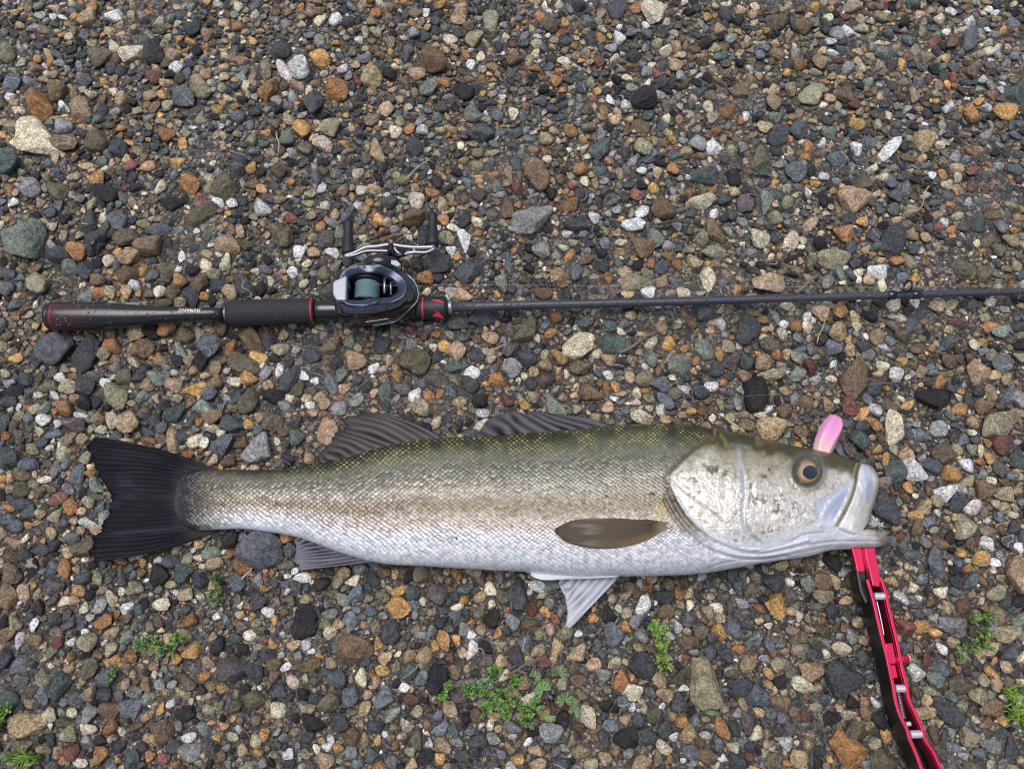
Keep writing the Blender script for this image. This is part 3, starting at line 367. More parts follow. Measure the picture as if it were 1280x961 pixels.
for (x, y, w, h, ang, c) in hand:
    z = 0.004
    d1 = np.array([math.cos(R(ang)), -math.sin(R(ang))]); d2 = np.array([math.sin(R(ang)), math.cos(R(ang))])
    ctr = P(x, y, z)
    e1 = (P(x + d1[0] * w / 2, y + d1[1] * w / 2, z) - P(x - d1[0] * w / 2, y - d1[1] * w / 2, z)) / 2
    e2 = (P(x + d2[0] * h / 2, y + d2[1] * h / 2, z) - P(x - d2[0] * h / 2, y - d2[1] * h / 2, z)) / 2
    a, b = float(np.hypot(*e1[:2])) * 1.13, float(np.hypot(*e2[:2])) * 1.13
    yaw = math.atan2(e1[1], e1[0])
    cz = min(a, b) * random.uniform(0.6, 0.85)
    stones.append(dict(x=float(ctr[0]), y=float(ctr[1]), a=a, b=b, c=cz, yaw=yaw, col=c, px=(x, y), size=w * h))
    stamp(ctr[0], ctr[1], a, b, yaw, 0.86)
LAND = [('the tail fin', 165, 620), ('the tail fin', 125, 570), ('the tail fin', 130, 680), ('the narrow tail stalk of the fish', 300, 600), ('the narrow tail stalk of the fish', 310, 660),
 ('the rear dorsal fin', 470, 530), ('the spiny front dorsal fin', 670, 520), ('the fish back', 790, 525), ('the fish forehead', 940, 535),
 ('the pink lure', 1036, 540), ('the fish snout', 1110, 620), ('the lower jaw tip', 1110, 680), ('the red lip grip jaws', 1080, 700), ('the trigger of the red lip grip', 1125, 825),
 ('the outer end of the lip grip', 1150, 930), ('the outer end of the lip grip', 1125, 930), ('the middle of the lip grip', 1100, 780), ('the anal fin', 410, 700), ('the hanging pelvic fin', 740, 770),
 ('the fish throat', 930, 715), ('the fish belly', 560, 715), ('the fish belly', 620, 720), ('the rod butt', 70, 395), ('the tapered rod handle', 150, 395), ('the tapered rod handle', 230, 392),
 ('the foam foregrip', 340, 390), ('the reel', 465, 375), ('the reel', 440, 340), ('the reel handle knobs', 436, 285), ('the reel handle knobs', 541, 280), ('the locking nut of the rod', 545, 386),
 ('the rod shaft near the reel', 620, 382), ('the rod shaft near the reel', 700, 379), ('the middle of the rod shaft', 800, 377), ('the middle of the rod shaft', 900, 375), ('the middle of the rod shaft', 1000, 372),
 ('the rod guide', 1128, 362), ('the thin end of the rod shaft', 1230, 366), ('the large weed clump', 610, 865), ('the large weed clump', 640, 880), ('the palmate weed leaves', 695, 865),
 ('the upright weed sprig', 825, 805), ('the fallen green leaf', 889, 891)]
def where(x, y):
    n, lx, ly = min(LAND, key=lambda l: (l[1] - x) ** 2 + (l[2] - y) ** 2)
    d = math.hypot(lx - x, ly - y)
    if d < 48: return 'close beside ' + n
    if d < 95: return 'a little way from ' + n
    if y < 380: 
        return ('beyond the reel knobs' if 330 < x < 640 else 'beyond the rod handle' if x <= 330 else 'beyond the rod shaft') + (' far from the fish' if y < 150 else '')
    if y < 600: return 'between rod and fish' if x < 1100 else 'past the fish snout'
    return 'on the belly side of the fish' if x < 1050 else 'on the far side of the lip grip'
def lbl(s):
    big = 'large' if s['size'] > 1150 else 'medium' if s['size'] > 700 else 'small'
    asp = s['b'] / s['a']; asp = min(asp, 1 / asp)
    shp = 'oblong' if asp < 0.62 else 'oval' if asp < 0.82 else 'chunky'
    return '%s %s %s' % (big, PAL[s['col']][1], shp), where(*s['px'])
stones.sort(key=lambda s: -s['size'])
seen = {}
singles = stones[:296]
for s in singles:
    s['lab'] = ' '.join([lbl(s)[0], 'stone', lbl(s)[1]]); seen.setdefault(s['lab'], []).append(s)
def near(s, k):
    return sorted((t for t in stones if t is not s), key=lambda t: (t['x'] - s['x']) ** 2 + (t['y'] - s['y']) ** 2)[k]
def art(w): return ('an ' if w[0] in 'aeiou' else 'a ') + w
for k in range(5):                                          # tell look-alikes apart by the stones they touch
    seen = {}
    for s in singles: seen.setdefault(s['lab'], []).append(s)
    for lab, ss in seen.items():
        if len(ss) < 2: continue
        for s in ss:
            what, place = lbl(s); words = place.split()
            nb = near(s, k)
            extra = 'touching %s stone' % art(PAL[nb['col']][1])
            lab2 = '%s stone %s, %s' % (what, place, extra)
            if len(lab2.replace('-', ' ').split()) > 16: lab2 = '%s stone %s' % (what, extra)
            s['lab'] = lab2
for i, s in enumerate(stones):
    v = random.randrange(NV)
    tx, ty = random.uniform(-0.25, 0.25), random.uniform(-0.25, 0.25)
    z = s['c'] * random.uniform(0.4, 0.65)
    if i < len(singles):
        o = bpy.data.objects.new('stone', big_meshes[v]); col.objects.link(o)
        o.location = (s['x'], s['y'], z); o.rotation_euler = (tx, ty, s['yaw']); o.scale = (s['a'], s['b'], s['c'])
        o.color = (*tint(s['col']), 1)
        tag(o, s['lab'], 'stone', 'larger stones lying in the gravel')
    else:
        pts.append((s['x'], s['y'], z, tx, ty, s['yaw'], s['a'], s['b'], s['c'], s['col'], v))

# the gravel in between: ever smaller stones dropped into the gaps that are left
MIXC, MIXP = zip(*dict(k=13, s=17, b=11, g=7, t=6, o=12, n=8, a=15, y=5, r=4.5, c=10, w=5.5, p=8, d=1.0, u=3, e=12, h=13).items())
MIXP = np.array(MIXP, float) / sum(MIXP)
def in_view(x, y, m):
    # footprint of the photograph on the ground, grown by m
    yb, yt = -0.365, 0.525
    f = np.clip((y - yb) / (yt - yb), -0.3, 1.3)
    return (y > yb - m) & (y < yt + m) & (np.abs(x) < 0.455 + 0.2 * f + m)
def fill(lo, hi, n, view=None, dens=None, zr=(0.2, 0.5), chk=0.92, passes=1):
    th = np.linspace(0, 2 * math.pi, 10, endpoint=False)
    for _ in range(passes):
        x = rng.uniform(X0 + 0.02, X1 - 0.02, n); y = rng.uniform(Y0 + 0.02, Y1 - 0.02, n)
        ok = ~occ[((y - Y0) / CELL).astype(int), ((x - X0) / CELL).astype(int)]
        if view is not None: ok &= in_view(x, y, view)
        if dens is not None: ok &= vnoise(x * 14 + 50, y * 14 + 50, 5) * 0.6 + vnoise(x * 40 + 50, y * 40 + 50, 6) * 0.4 > dens
        x, y = x[ok], y[ok]; m = len(x)
        a = lo + (hi - lo) * rng.random(m) ** 1.6; b = a * rng.uniform(0.58, 0.98, m); yaw = rng.uniform(0, math.pi, m)
        cx = np.cos(th)[None] * (a * chk)[:, None]; cy = np.sin(th)[None] * (b * chk)[:, None]
        qx = x[:, None] + cx * np.cos(yaw)[:, None] - cy * np.sin(yaw)[:, None]
        qy = y[:, None] + cx * np.sin(yaw)[:, None] + cy * np.cos(yaw)[:, None]
        J = ((qx - X0) / CELL).astype(int).clip(0, occ.shape[1] - 1); I = ((qy - Y0) / CELL).astype(int).clip(0, occ.shape[0] - 1)
        pre = ~occ[I, J].any(1)
        cols = rng.choice(len(MIXC), m, p=MIXP); var = rng.integers(0, NV, m); zz = rng.uniform(zr[0], zr[1], m)
        tl = rng.uniform(-0.4, 0.4, (m, 2)); cc = b * rng.uniform(0.6, 0.95, m)
        for i in np.nonzero(pre)[0]:
            if occ[I[i], J[i]].any(): continue
            stamp(x[i], y[i], a[i], b[i], yaw[i], 0.95)
            pts.append((x[i], y[i], cc[i] * zz[i], tl[i, 0], tl[i, 1], yaw[i], a[i], b[i], cc[i], MIXC[cols[i]], int(var[i])))
# outside the picture the large stones are not known: scatter some there
def fill_outside(lo, hi, n):
    yy, xx = np.mgrid[0:occ.shape[0], 0:occ.shape[1]]
    inside = in_view(X0 + xx * CELL, Y0 + yy * CELL, -0.01)
    save = occ.copy(); occ[inside] = True
    fill(lo, hi, n); new = occ & ~inside
    occ[:] = save | new
fill_outside(0.009, 0.014, 5000)
fill(0.0060, 0.0095, 105000, dens=0.34, chk=0.80, zr=(0.25, 0.6))
fill(0.0040, 0.0064, 320000, dens=0.22, chk=0.84, zr=(0.3, 0.7))
fill(0.0026, 0.0042, 350000, dens=0.15, chk=0.86, zr=(0.3, 0.9))
fill(0.0016, 0.0027, 440000, view=0.12, zr=(0.3, 1.2))
fill(0.0009, 0.0015, 210000, view=0.03, dens=0.35, zr=(0.2, 1.0))

proto = bpy.data.collections.new('gravel_shapes')
for i in range(NV):
    me = stone_mesh(i, 3, GRAVEL, angs[i]); o = bpy.data.objects.new('shape_%02d' % i, me); proto.objects.link(o)
A = np.array([p[:9] for p in pts]); n = len(pts)
me = bpy.data.meshes.new('gravel'); me.from_pydata(A[:, :3].tolist(), [], [])
def attr(name, typ, field, data):
    me.attributes.new(name, typ, 'POINT').data.foreach_set(field, np.ascontiguousarray(data, np.float32 if typ != 'INT' else np.int32).ravel())
attr('rot', 'FLOAT_VECTOR', 'vector', A[:, 3:6]); attr('siz', 'FLOAT_VECTOR', 'vector', A[:, 6:9])
attr('idx', 'INT', 'value', [p[10] for p in pts]); attr('rnd', 'FLOAT', 'value', rng.random(n))
cl = np.array([lin(PAL[p[9]][0]) for p in pts]); cl = (cl * 0.85 + cl.mean(1, keepdims=True) * 0.15) * rng.uniform(0.62, 1.36, (n, 1)) * rng.uniform(0.96, 1.04, (n, 3))
attr('tint', 'FLOAT_COLOR', 'color', np.concatenate([np.clip(cl, 0.01, 0.85), np.ones((n, 1))], 1))
me.materials.append(GRAVEL)
gravel = bpy.data.objects.new('gravel', me); col.objects.link(gravel)
tag(gravel, 'damp mixed gravel of small angular pebbles covering the ground', 'gravel', kind='stuff')
ng = bpy.data.node_groups.new('scatter', 'GeometryNodeTree')
ng.interface.new_socket('Geometry', in_out='INPUT', socket_type='NodeSocketGeometry')
ng.interface.new_socket('Geometry', in_out='OUTPUT', socket_type='NodeSocketGeometry')
gi, go = ng.nodes.new('NodeGroupInput'), ng.nodes.new('NodeGroupOutput')
ip = ng.nodes.new('GeometryNodeInstanceOnPoints'); ci = ng.nodes.new('GeometryNodeCollectionInfo')
ci.inputs['Collection'].default_value = proto; ci.inputs['Separate Children'].default_value = True; ci.inputs['Reset Children'].default_value = True
def named(nm, ty):
    q = ng.nodes.new('GeometryNodeInputNamedAttribute'); q.data_type = ty; q.inputs['Name'].default_value = nm
    return next(s for s in q.outputs if s.enabled and s.name == 'Attribute')
er = ng.nodes.new('FunctionNodeEulerToRotation')
L = ng.links.new
L(gi.outputs[0], ip.inputs['Points']); L(ci.outputs[0], ip.inputs['Instance']); ip.inputs['Pick Instance'].default_value = True
L(named('idx', 'INT'), ip.inputs['Instance Index']); L(named('rot', 'FLOAT_VECTOR'), er.inputs[0]); L(er.outputs[0], ip.inputs['Rotation'])
L(named('siz', 'FLOAT_VECTOR'), ip.inputs['Scale']); L(ip.outputs[0], go.inputs[0])
gravel.modifiers.new('scatter', 'NODES').node_group = ng
print('gravel points', n, 'hand', len(stones), 'occupied', occ[500:1500, 700:1900].mean())
# ------------------------------------------------------------------ the fish
def cubic(xs, ys, x):
    """smooth interpolation through points (monotone-ish Catmull-Rom)"""
    xs = np.asarray(xs, float); ys = np.asarray(ys, float)
    m = np.gradient(ys, xs)
    i = np.clip(np.searchsorted(xs, x) - 1, 0, len(xs) - 2)
    h = xs[i + 1] - xs[i]; t = np.clip((x - xs[i]) / h, 0, 1)
    return (2*t**3 - 3*t**2 + 1) * ys[i] + (t**3 - 2*t**2 + t) * h * m[i] + (-2*t**3 + 3*t**2) * ys[i+1] + (t**3 - t**2) * h * m[i+1]
TOPX = [213, 222, 240, 272, 312, 350, 380, 417, 480, 542, 605, 655, 700, 760, 800, 850, 880, 912, 950, 987, 1015, 1050, 1074, 1087]
TOPY = [619, 600, 589, 587, 587, 586, 583, 576, 558, 548, 545, 541, 538, 532, 530, 530, 533, 540, 547, 556, 561, 569, 577, 581]
BOTX = [213, 222, 240, 272, 300, 337, 370, 420, 465, 540, 605, 662, 700, 775, 837, 882, 907, 940, 975, 1012, 1037, 1065, 1085]
BOTY = [629, 648, 661, 662, 661, 665, 671, 689, 702, 708, 712, 715, 719, 720, 719, 716, 712, 706, 700, 695, 688, 686, 684]
xs_t = np.linspace(213, 1087, 260); xs_b = np.linspace(213, 1085, 260)
snout = [(1092, 585), (1097, 592), (1099.5, 600), (1099, 608), (1096, 620), (1092, 632), (1088, 645), (1084, 655), (1079, 662.5),
         (1084, 661), (1092, 662), (1101, 665.5), (1108, 669), (1112, 673.5), (1111, 679), (1106, 682), (1097, 683.5)]
outline = np.array(list(zip(xs_t, cubic(TOPX, TOPY, xs_t))) + snout + list(zip(xs_b, cubic(BOTX, BOTY, xs_b)))[::-1])
def near_poly(px, py, poly, closed=True):
    """distance to a polyline, nearest point"""
    poly = np.asarray(poly, float)
    a = poly if closed else poly[:-1]; b = np.roll(poly, -1, 0) if closed else poly[1:]
    best = np.full(px.shape, 1e9); qx = np.zeros(px.shape); qy = np.zeros(px.shape)
    for (ax, ay), (bx, by) in zip(a, b):
        dx, dy = bx - ax, by - ay; l2 = dx * dx + dy * dy
        if l2 < 1e-9: continue
        t = np.clip(((px - ax) * dx + (py - ay) * dy) / l2, 0, 1)
        cx, cy = ax + t * dx, ay + t * dy; d = (px - cx) ** 2 + (py - cy) ** 2
        k_ = d < best
        best = np.where(k_, d, best); qx = np.where(k_, cx, qx); qy = np.where(k_, cy, qy)
    return np.sqrt(best), qx, qy
def inside_poly(px, py, poly):
    poly = np.asarray(poly, float); c = np.zeros(px.shape, bool)
    for (ax, ay), (bx, by) in zip(poly, np.roll(poly, -1, 0)):
        if ay == by: continue
        c ^= ((ay > py) != (by > py)) & (px < (bx - ax) * (py - ay) / (by - ay) + ax)
    return c
def sdist(px, py, poly):
    d = near_poly(px, py, poly)[0]; return np.where(inside_poly(px, py, poly), -d, d)
def smooth_line(pts, n=40):
    pts = np.array(pts, float); t = np.r_[0, np.cumsum(np.hypot(*np.diff(pts, axis=0).T))]
    u = np.linspace(0, t[-1], n)
    return np.stack([cubic(t, pts[:, 0], u), cubic(t, pts[:, 1], u)], 1)

PX = 0.85
gxs = np.arange(211, 1116, PX); gys = np.arange(527, 724, PX)
GX, GY = np.meshgrid(gxs, gys); GX = GX.ravel(); GY = GY.ravel()
ins = inside_poly(GX, GY, outline)
nr, nc = len(gys), len(gxs)
im = ins.reshape(nr, nc)
cellok = im[:-1, :-1] | im[1:, :-1] | im[:-1, 1:] | im[1:, 1:]
use = np.zeros((nr, nc), bool)
for a in (0, 1):
    for b in (0, 1): use[a:nr - 1 + a, b:nc - 1 + b] |= cellok
use = use.ravel(); idx = -np.ones(len(GX), int); idx[use] = np.arange(use.sum())
X, Y, IN = GX[use], GY[use], ins[use]
D, QX, QY = near_poly(X, Y, outline)
X = np.where(IN, X, QX); Y = np.where(IN, Y, QY); D = np.where(IN, D, 0)
rim = D < 1e-6
top = cubic(TOPX, TOPY, np.clip(X, 213, 1087)); bot = cubic(BOTX, BOTY, np.clip(X, 213, 1085))
bot = np.where(X > 1085, 684, bot); top = np.where(X > 1087, 581 + (X - 1087) * 1.2, top)
V = (Y - top) / (bot - top)
# half thickness along the body (m)
THX = [205, 222, 240, 280, 340, 420, 520, 640, 760, 860, 940, 1000, 1050, 1085, 1115]
THY = [.0003, .0014, .0040, .0095, .014, .021, .029, .036, .040, .041, .039, .034, .026, .019, .012]
T = cubic(THX, THY, X)
u = np.clip(np.abs(2 * V - 1), 0, 1)
base_h = T * (1 - u ** 2.3) ** 0.56
edge = np.minimum(D / 9.0, 1.0); base_h = np.minimum(base_h, T * 1.0 * np.sqrt(np.clip(1 - (1 - np.minimum(D / 60, 1)) ** 2, 0, 1)) * 1.35 + 0)
base_h *= np.where(X > 1020, np.sqrt(np.clip(1 - (1 - edge) ** 2, 0, 1)) * sstep(1020, 1060, X) + 1 - sstep(1020, 1060, X), 1)
Z0 = 0.0090 + 0.56 * T                                        # level of the outline above the ground
H = base_h.copy()
nz = lambda s, seed: vnoise(X / s + 31.7, Y / s + 17.3, seed)

# ---- scales: a diagonal net whose cells overlap towards the tail
gill = smooth_line([(893, 545), (884, 551), (868, 562), (850, 578), (836, 592), (834, 596), (838, 606), (850, 630), (866, 652), (885, 670), (910, 684), (938, 692)])
gx_at = lambda y: np.interp(y, [545, 551, 562, 578, 592, 596, 606, 630, 652, 670, 684], [893, 884, 868, 850, 836, 834, 838, 850, 866, 885, 910])
body_m = 1 - sstep(-2, 3, X - gx_at(Y))                     # behind the gill cover
body_m = np.where(Y > 684, 1 - sstep(895, 915, X), body_m)
xx = np.linspace(200, 1120, 900); pitch = np.interp(xx, [210, 330, 600, 880], [5.6, 7.4, 7.0, 5.6])
sx = np.interp(X, xx, np.cumsum((xx[1] - xx[0]) / pitch)); pl = np.interp(X, xx, pitch)
lat = cubic([205, 300, 420, 560, 700, 830, 1000], [624, 622, 620, 614, 606, 592, 585], X)
sy = (Y - lat) / (pl * 0.80)
sxj = sx + 0.5 * (nz(24, 1) - .5) + 0.15 * (nz(6, 3) - .5); syj = sy + 0.6 * (nz(28, 2) - .5) + 0.15 * (nz(6, 4) - .5)
fa_, fb_ = -sxj + syj, -sxj - syj
ca, cb = np.floor(fa_), np.floor(fb_); fa, fb = fa_ - ca, fb_ - cb
rnd1 = hash2(ca, cb, 1); rnd2 = hash2(ca, cb, 2); rnd3 = hash2(ca, cb, 3)
ramp = 0.5 * (fa + fb)
rim_s = sstep(0.80, 0.97, np.maximum(fa, fb))               # free edge of each scale
core = 1 - np.clip(np.hypot(fa - .45, fb - .45) / 0.5, 0, 1)
tail_fade = sstep(214, 240, X)
bellyw = 1 - sstep(0.90, 0.96, V)
sm = body_m * tail_fade * (0.25 + 0.75 * bellyw)
amp = 0.00110 * np.interp(X, [250, 450, 850], [1.0, 1.0, 0.62])
H += sm * amp * (ramp * (0.6 + 0.6 * rnd3) - 0.9 * rim_s + 1.1 * ((fa - .5) * (rnd1 - .5) + (fb - .5) * (rnd2 - .5)))
# ---- head relief
def band(line, w):                                           # 1 on the line, 0 at distance w
    return np.clip(1 - near_poly(X, Y, line, False)[0] / w, 0, 1)
def sb(line, w): b_ = band(line, w); return b_ * b_ * (3 - 2 * b_)
head_m = 1 - body_m
dg = near_poly(X, Y, gill, False)[0]
H += head_m * 0.0030 * (1 - np.exp(-dg / 5)) * (X > 825)      # the gill cover stands proud of the flank
H -= (1 - head_m) * 0.0016 * np.exp(-(dg / 4.0) ** 2) * (Y < 690)
preop = smooth_line([(921, 553), (924, 570), (929, 590), (931, 615), (929, 640), (931, 656), (938, 669), (948, 676)])
H -= 0.0014 * sb(preop, 5.5)
subop = smooth_line([(836, 598), (852, 611), (875, 628), (893, 641), (908, 655)])
H -= 0.0009 * sb(subop, 2.6)
folds = [smooth_line([(838, 606), (850, 632), (868, 655), (890, 673), (918, 684), (950, 688), (985, 682), (1010, 675)]),
         smooth_line([(833, 620), (846, 643), (864, 664), (886, 681), (915, 691), (950, 694), (985, 690)]),
         smooth_line([(846, 622), (858, 641), (876, 660), (898, 674), (925, 681)])]
for f_, w_, a_ in zip(folds, (4.2, 4.6, 3.2), (.0022, .0022, .0014)):
    H += a_ * sb(f_, w_) - a_ * 0.8 * sb(f_ + np.array([-2.5, 5.0]), 3.2)
throat = [smooth_line([(880, 712), (900, 704), (925, 700), (965, 697), (1000, 690), (1040, 682)]), smooth_line([(940, 690), (965, 684), (985, 678), (1005, 668), (1030, 665)]),
          smooth_line([(1000, 682), (1035, 677), (1070, 676), (1104, 677)])]
for t_ in throat: H -= 0.0009 * sb(t_, 2.6)
mouth = smooth_line([(1074, 580), (1071, 590), (1069, 605), (1064, 622), (1057, 637), (1051, 648), (1046, 657)])
plate = np.array([(1076, 579), (1085, 581), (1093, 586), (1099, 596), (1099, 608), (1093, 630), (1086, 652), (1080, 664), (1066, 668), (1048, 660), (1056, 643), (1064, 624), (1070, 605), (1072, 590)])
dpl = sdist(X, Y, plate)
H += 0.0030 * sstep(2.5, -4, dpl) * (X < 1103)
H -= 0.0034 * sb(mouth, 3.0)
soft = np.array([(1017, 627), (1035, 618), (1053, 606), (1067, 594), (1066, 612), (1058, 632), (1047, 654), (1022, 656), (1019, 640)])
dso = sdist(X, Y, soft)
H -= 0.0018 * sstep(2, -5, dso)
H += 0.0014 * sb(smooth_line([(1026, 655), (1036, 632), (1050, 618)]), 7) - 0.0008 * sb(smooth_line([(1040, 652), (1050, 634), (1060, 612)]), 3) + 0.0010 * sb(smooth_line([(1080, 588), (1084, 610), (1076, 640), (1066, 660)]), 5) - 0.0008 * sb(smooth_line([(1090, 592), (1091, 612), (1084, 640)]), 3)
lower_up = smooth_line([(1046, 660), (1060, 667), (1080, 668), (1100, 668)])
H -= 0.0015 * sb(lower_up, 3)
H -= 0.0010 * sb(smooth_line([(1072, 606), (1078, 620), (1080, 640)]), 5)
eyec = (1009.5, 588.5)
de = np.hypot((X - eyec[0]) / 18.5, (Y - eyec[1]) / 19.5)
H += 0.0016 * np.exp(-((de - 1.12) / 0.16) ** 2) - 0.0025 * sstep(1.05, 0.75, de)
H += head_m * 0.0005 * (nz(2.2, 21) - .5) + head_m * 0.0011 * (nz(8, 22) - .5)
H = np.maximum(H, 0.0); H[rim] = 0

# ---- colour of the skin
C = lambda *c: lin(np.array(c))
shape = (len(X), 3)
stops_v = np.array([0, .045, .09, .135, .175, .30, .42, .49, .54, .60, .66, .76, .87, .93, 1.0])
stops_c = np.array([(34, 36, 30), (46, 48, 37), (82, 82, 62), (104, 105, 86), (120, 118, 102), (132, 131, 120), (146, 143, 132), (134, 127, 112),
                    (130, 122, 106), (158, 152, 143), (176, 171, 166), (212, 212, 216), (232, 234, 240), (222, 228, 234), (210, 217, 224)], float)
vv = V + 0.05 * (nz(22, 31) - .5) + 0.05 * (nz(6, 30) - .5)
vv = vv + (0.09 - 0.0) * np.interp(X, [260, 380, 480], [-0.10, -0.05, 0])
colr = lin(np.stack([np.interp(vv, stops_v, stops_c[:, k_]) for k_ in range(3)], 1))
def mix(m, c):
    global colr
    m = np.clip(m, 0, 1)[:, None]; colr = colr * (1 - m) + (c if np.ndim(c) == 2 else np.asarray(c)[None]) * m
def scale_by(f):
    global colr
    colr = colr * np.asarray(f)[:, None]
# pigment of each scale, plus glints painted into the colour: dusky free edge, paler middle; olive-gold on the back
dors = sstep(.19, .13, V) * body_m * sstep(300, 420, X)
mix(dors * sstep(.15, .55, core) * (.1 + .9 * rnd1 * sstep(.2, .6, nz(11, 39))), C(184, 176, 118))
mix(dors * rim_s * 0.8, C(44, 48, 34))
flank = body_m * tail_fade * sstep(.16, .22, V) * sstep(.97, .9, V)
scale_by(1 + flank * (0.60 * (rnd2 - .5) - 0.50 * rim_s * np.interp(V, [.2, .5, .8], [1, .6, .45]) * np.interp(X, [300, 500, 850], [1, 1, .6]) + 0.16 * core))  # random brightness per scale stands in for glints
mix(flank * (np.exp(-((V - .515) / .05) ** 2)) * .38 * nz(9, 33) * sstep(1, .3, np.abs(nz(30, 36) - .5) * 2), C(134, 112, 78))
mix(flank * (np.exp(-((V - .66) / .06) ** 2)) * .35 * nz(7, 34), C(176, 146, 128))
mix(flank * (np.exp(-((sy) / .8) ** 2)) * .5 * (np.abs(fa - fb) < .5) * sstep(.35, .7, nz(18, 42)), C(206, 198, 176))
scale_by(1 + body_m * (0.26 * (nz(3.0, 35) - .5) + 0.34 * (hash2(np.floor(X / 1.9), np.floor(Y / 1.9), 8) - .5) * sstep(.1, .3, V)))  # mottling, and fine glitter painted in as random specks
mix(sstep(325, 245, X + 22 * (rnd1 - .5)) * .8, C(98, 88, 74)[None] * (.7 + .6 * rnd2)[:, None])
mix(sstep(266, 226, X + 18 * (nz(5, 38) - .5) + 14 * (rnd3 - .5) - 14 * np.abs(2 * V - 1) ** 3), C(26, 26, 34))
for (x_, y_, r_) in ((815, 617, 4.2), (570, 673, 2), (458, 634, 2.2), (514, 651, 1.6), (652, 643, 1.7), (639, 656, 1.5), (632, 560, 1.6), (540, 612, 1.5)):
    mix(sstep(r_, r_ * .4, np.hypot(X - x_, Y - y_) + (nz(2, 41) - .5) * 2), C(84, 52, 46))
# head
cheek = C(228, 225, 216)[None] * (0.66 + 0.34 * nz(1.9, 51) + 0.44 * hash2(np.floor(X / 1.9), np.floor(Y / 1.9), 9))[:, None]
hm = head_m * sstep(828, 838, X)
mix(hm, cheek)
mix(hm * sstep(0.05, 0.35, nz(3.4, 52) - .45) * .35 * sstep(700, 650, Y), C(176, 160, 122))
hv = (Y - top)
crown = hm * sstep(30, 13, hv + (nz(8, 53) - .5) * 10 + np.interp(X, [890, 930, 980, 1030, 1080], [-4, 0, 2, 0, 4]))
mix(hm * sstep(74, 24, hv + (nz(10, 54) - .5) * 24) * .75 * sstep(1060, 1000, X), C(156, 146, 104)[None] * (.75 + .5 * nz(2.2, 65))[:, None])
mix(hm * sstep(.56, .74, nz(4.5, 66)) * sstep(.4, .7, nz(17, 67)) * .45 * sstep(690, 650, Y), C(128, 110, 82))
mix(hm * sstep(.5, .7, nz(13, 68)) * .5 * sstep(610, 640, Y), C(236, 228, 226))
mix(crown, C(74, 72, 50)); mix(crown * sstep(.55, .8, nz(5, 55)) * .5 * sstep(985, 930, X), C(150, 138, 80))
mix(crown * sstep(1000, 1060, X) * .4 * nz(3, 56), C(110, 100, 66))
mix(hm * sstep(1.55, 1.12, de) * .55, C(112, 116, 104)); mix(hm * sstep(1.14, 1.0, de) * .8, C(84, 80, 68))
throat_m = hm * sstep(-6, 12, (Y - np.interp(X, [834, 850, 870, 900, 940, 990, 1015, 1040], [602, 627, 650, 668, 672, 664, 652, 645])))
mix(throat_m * .85, C(214, 220, 230)[None] * (0.94 + 0.12 * nz(6, 57))[:, None])
mix(hm * sstep(2, -6, dso) * .9, C(214, 222, 238)[None] * (0.92 + 0.14 * nz(8, 58))[:, None])
mix(hm * sstep(2, -4, sdist(X, Y, np.array([(1035, 630), (1058, 610), (1063, 616), (1052, 640), (1040, 648)]))) * .5, C(170, 184, 218))
mix(sb(preop, 6) * .6 * sstep(556, 566, Y), C(190, 202, 212)); mix(sb(smooth_line([(915, 556), (925, 557), (937, 559)]), 5) * .35, C(150, 164, 164))
mix(sb(preop + np.array([4.5, 2]), 4) * .45 * (Y > 560), C(140, 130, 104)) 
mix(sb(subop, 2.0) * .55 * (.4 + .8 * nz(5, 64)), C(122, 108, 84)); 
mix(band(smooth_line([(893, 545), (884, 551), (868, 562), (850, 578), (836, 592)]), 4.5) * .85, C(86, 76, 54))
for t_ in throat: mix(sb(t_, 2.0) * .45, C(150, 146, 138))
mix(sstep(2, -3, dpl), C(242, 242, 236)[None] * (0.9 + 0.18 * nz(4, 59))[:, None])
mix(sstep(2, -3, dpl) * sb(smooth_line([(1083, 586), (1086, 605), (1083, 622)]), 11) * .8, C(186, 202, 232))
mix(sstep(2, -3, dpl) * sstep(7, 1, D) * sstep(1078, 1090, X) * .6, C(140, 138, 104))
mix(sb(mouth, 2.6) * .95, C(92, 84, 58)); mix(sb(mouth + np.array([-3, 0]), 3) * .5, C(190, 184, 142))
jaw = sstep(656, 664, Y) * sstep(1070, 1092, X)
mix(jaw * .8, C(196, 176, 168)); mix(jaw * sstep(1088, 1110, X + (nz(5, 60) - .5) * 12) * .85, C(96, 92, 78)); mix(jaw * sstep(670, 676, Y) * sstep(1105, 1090, X) * .7, C(214, 220, 232))
spots = [(886, 585, 5), (891, 588, 5), (907, 592, 4.5), (903, 594, 3), (868, 600, 3.5), (873, 615, 2.5), (945, 622, 4.5), (955, 626, 4.6), (943, 628, 3), (977, 618, 3), (975, 636, 4), (972, 632, 3),
         (992, 628, 4), (993, 634, 3), (962, 587, 2), (955, 595, 3), (939, 607, 3), (958, 641, 2), (969, 625, 2.2), (880, 582, 3), (863, 598, 2), (940, 618, 3), (970, 639, 3), (988, 625, 2.4), (896, 584, 3)]
for (x_, y_, r_) in spots:
    mix(hm * sstep(r_, r_ * .45, np.hypot(X - x_, Y - y_) / 1.2 + (nz(2.4, 61) - .5) * 4.2) * (.35 + .5 * nz(3, 69)), C(82, 62, 58))
mix(hm * sstep(10, 3, np.abs(Y - 664)) * sstep(940, 955, X) * sstep(985, 970, X) * sstep(.5, .72, nz(2.5, 62)) * .7, C(136, 104, 98))
mix(hm * sstep(10, 3, np.abs(Y - 672)) * sstep(905, 915, X) * sstep(940, 930, X) * sstep(.5, .72, nz(2.5, 63)) * .7, C(150, 122, 100))
mix(sstep(14, 4, np.hypot((X - 826) / 1.0, (Y - 640) / 1.4)) * .5, C(178, 160, 104))
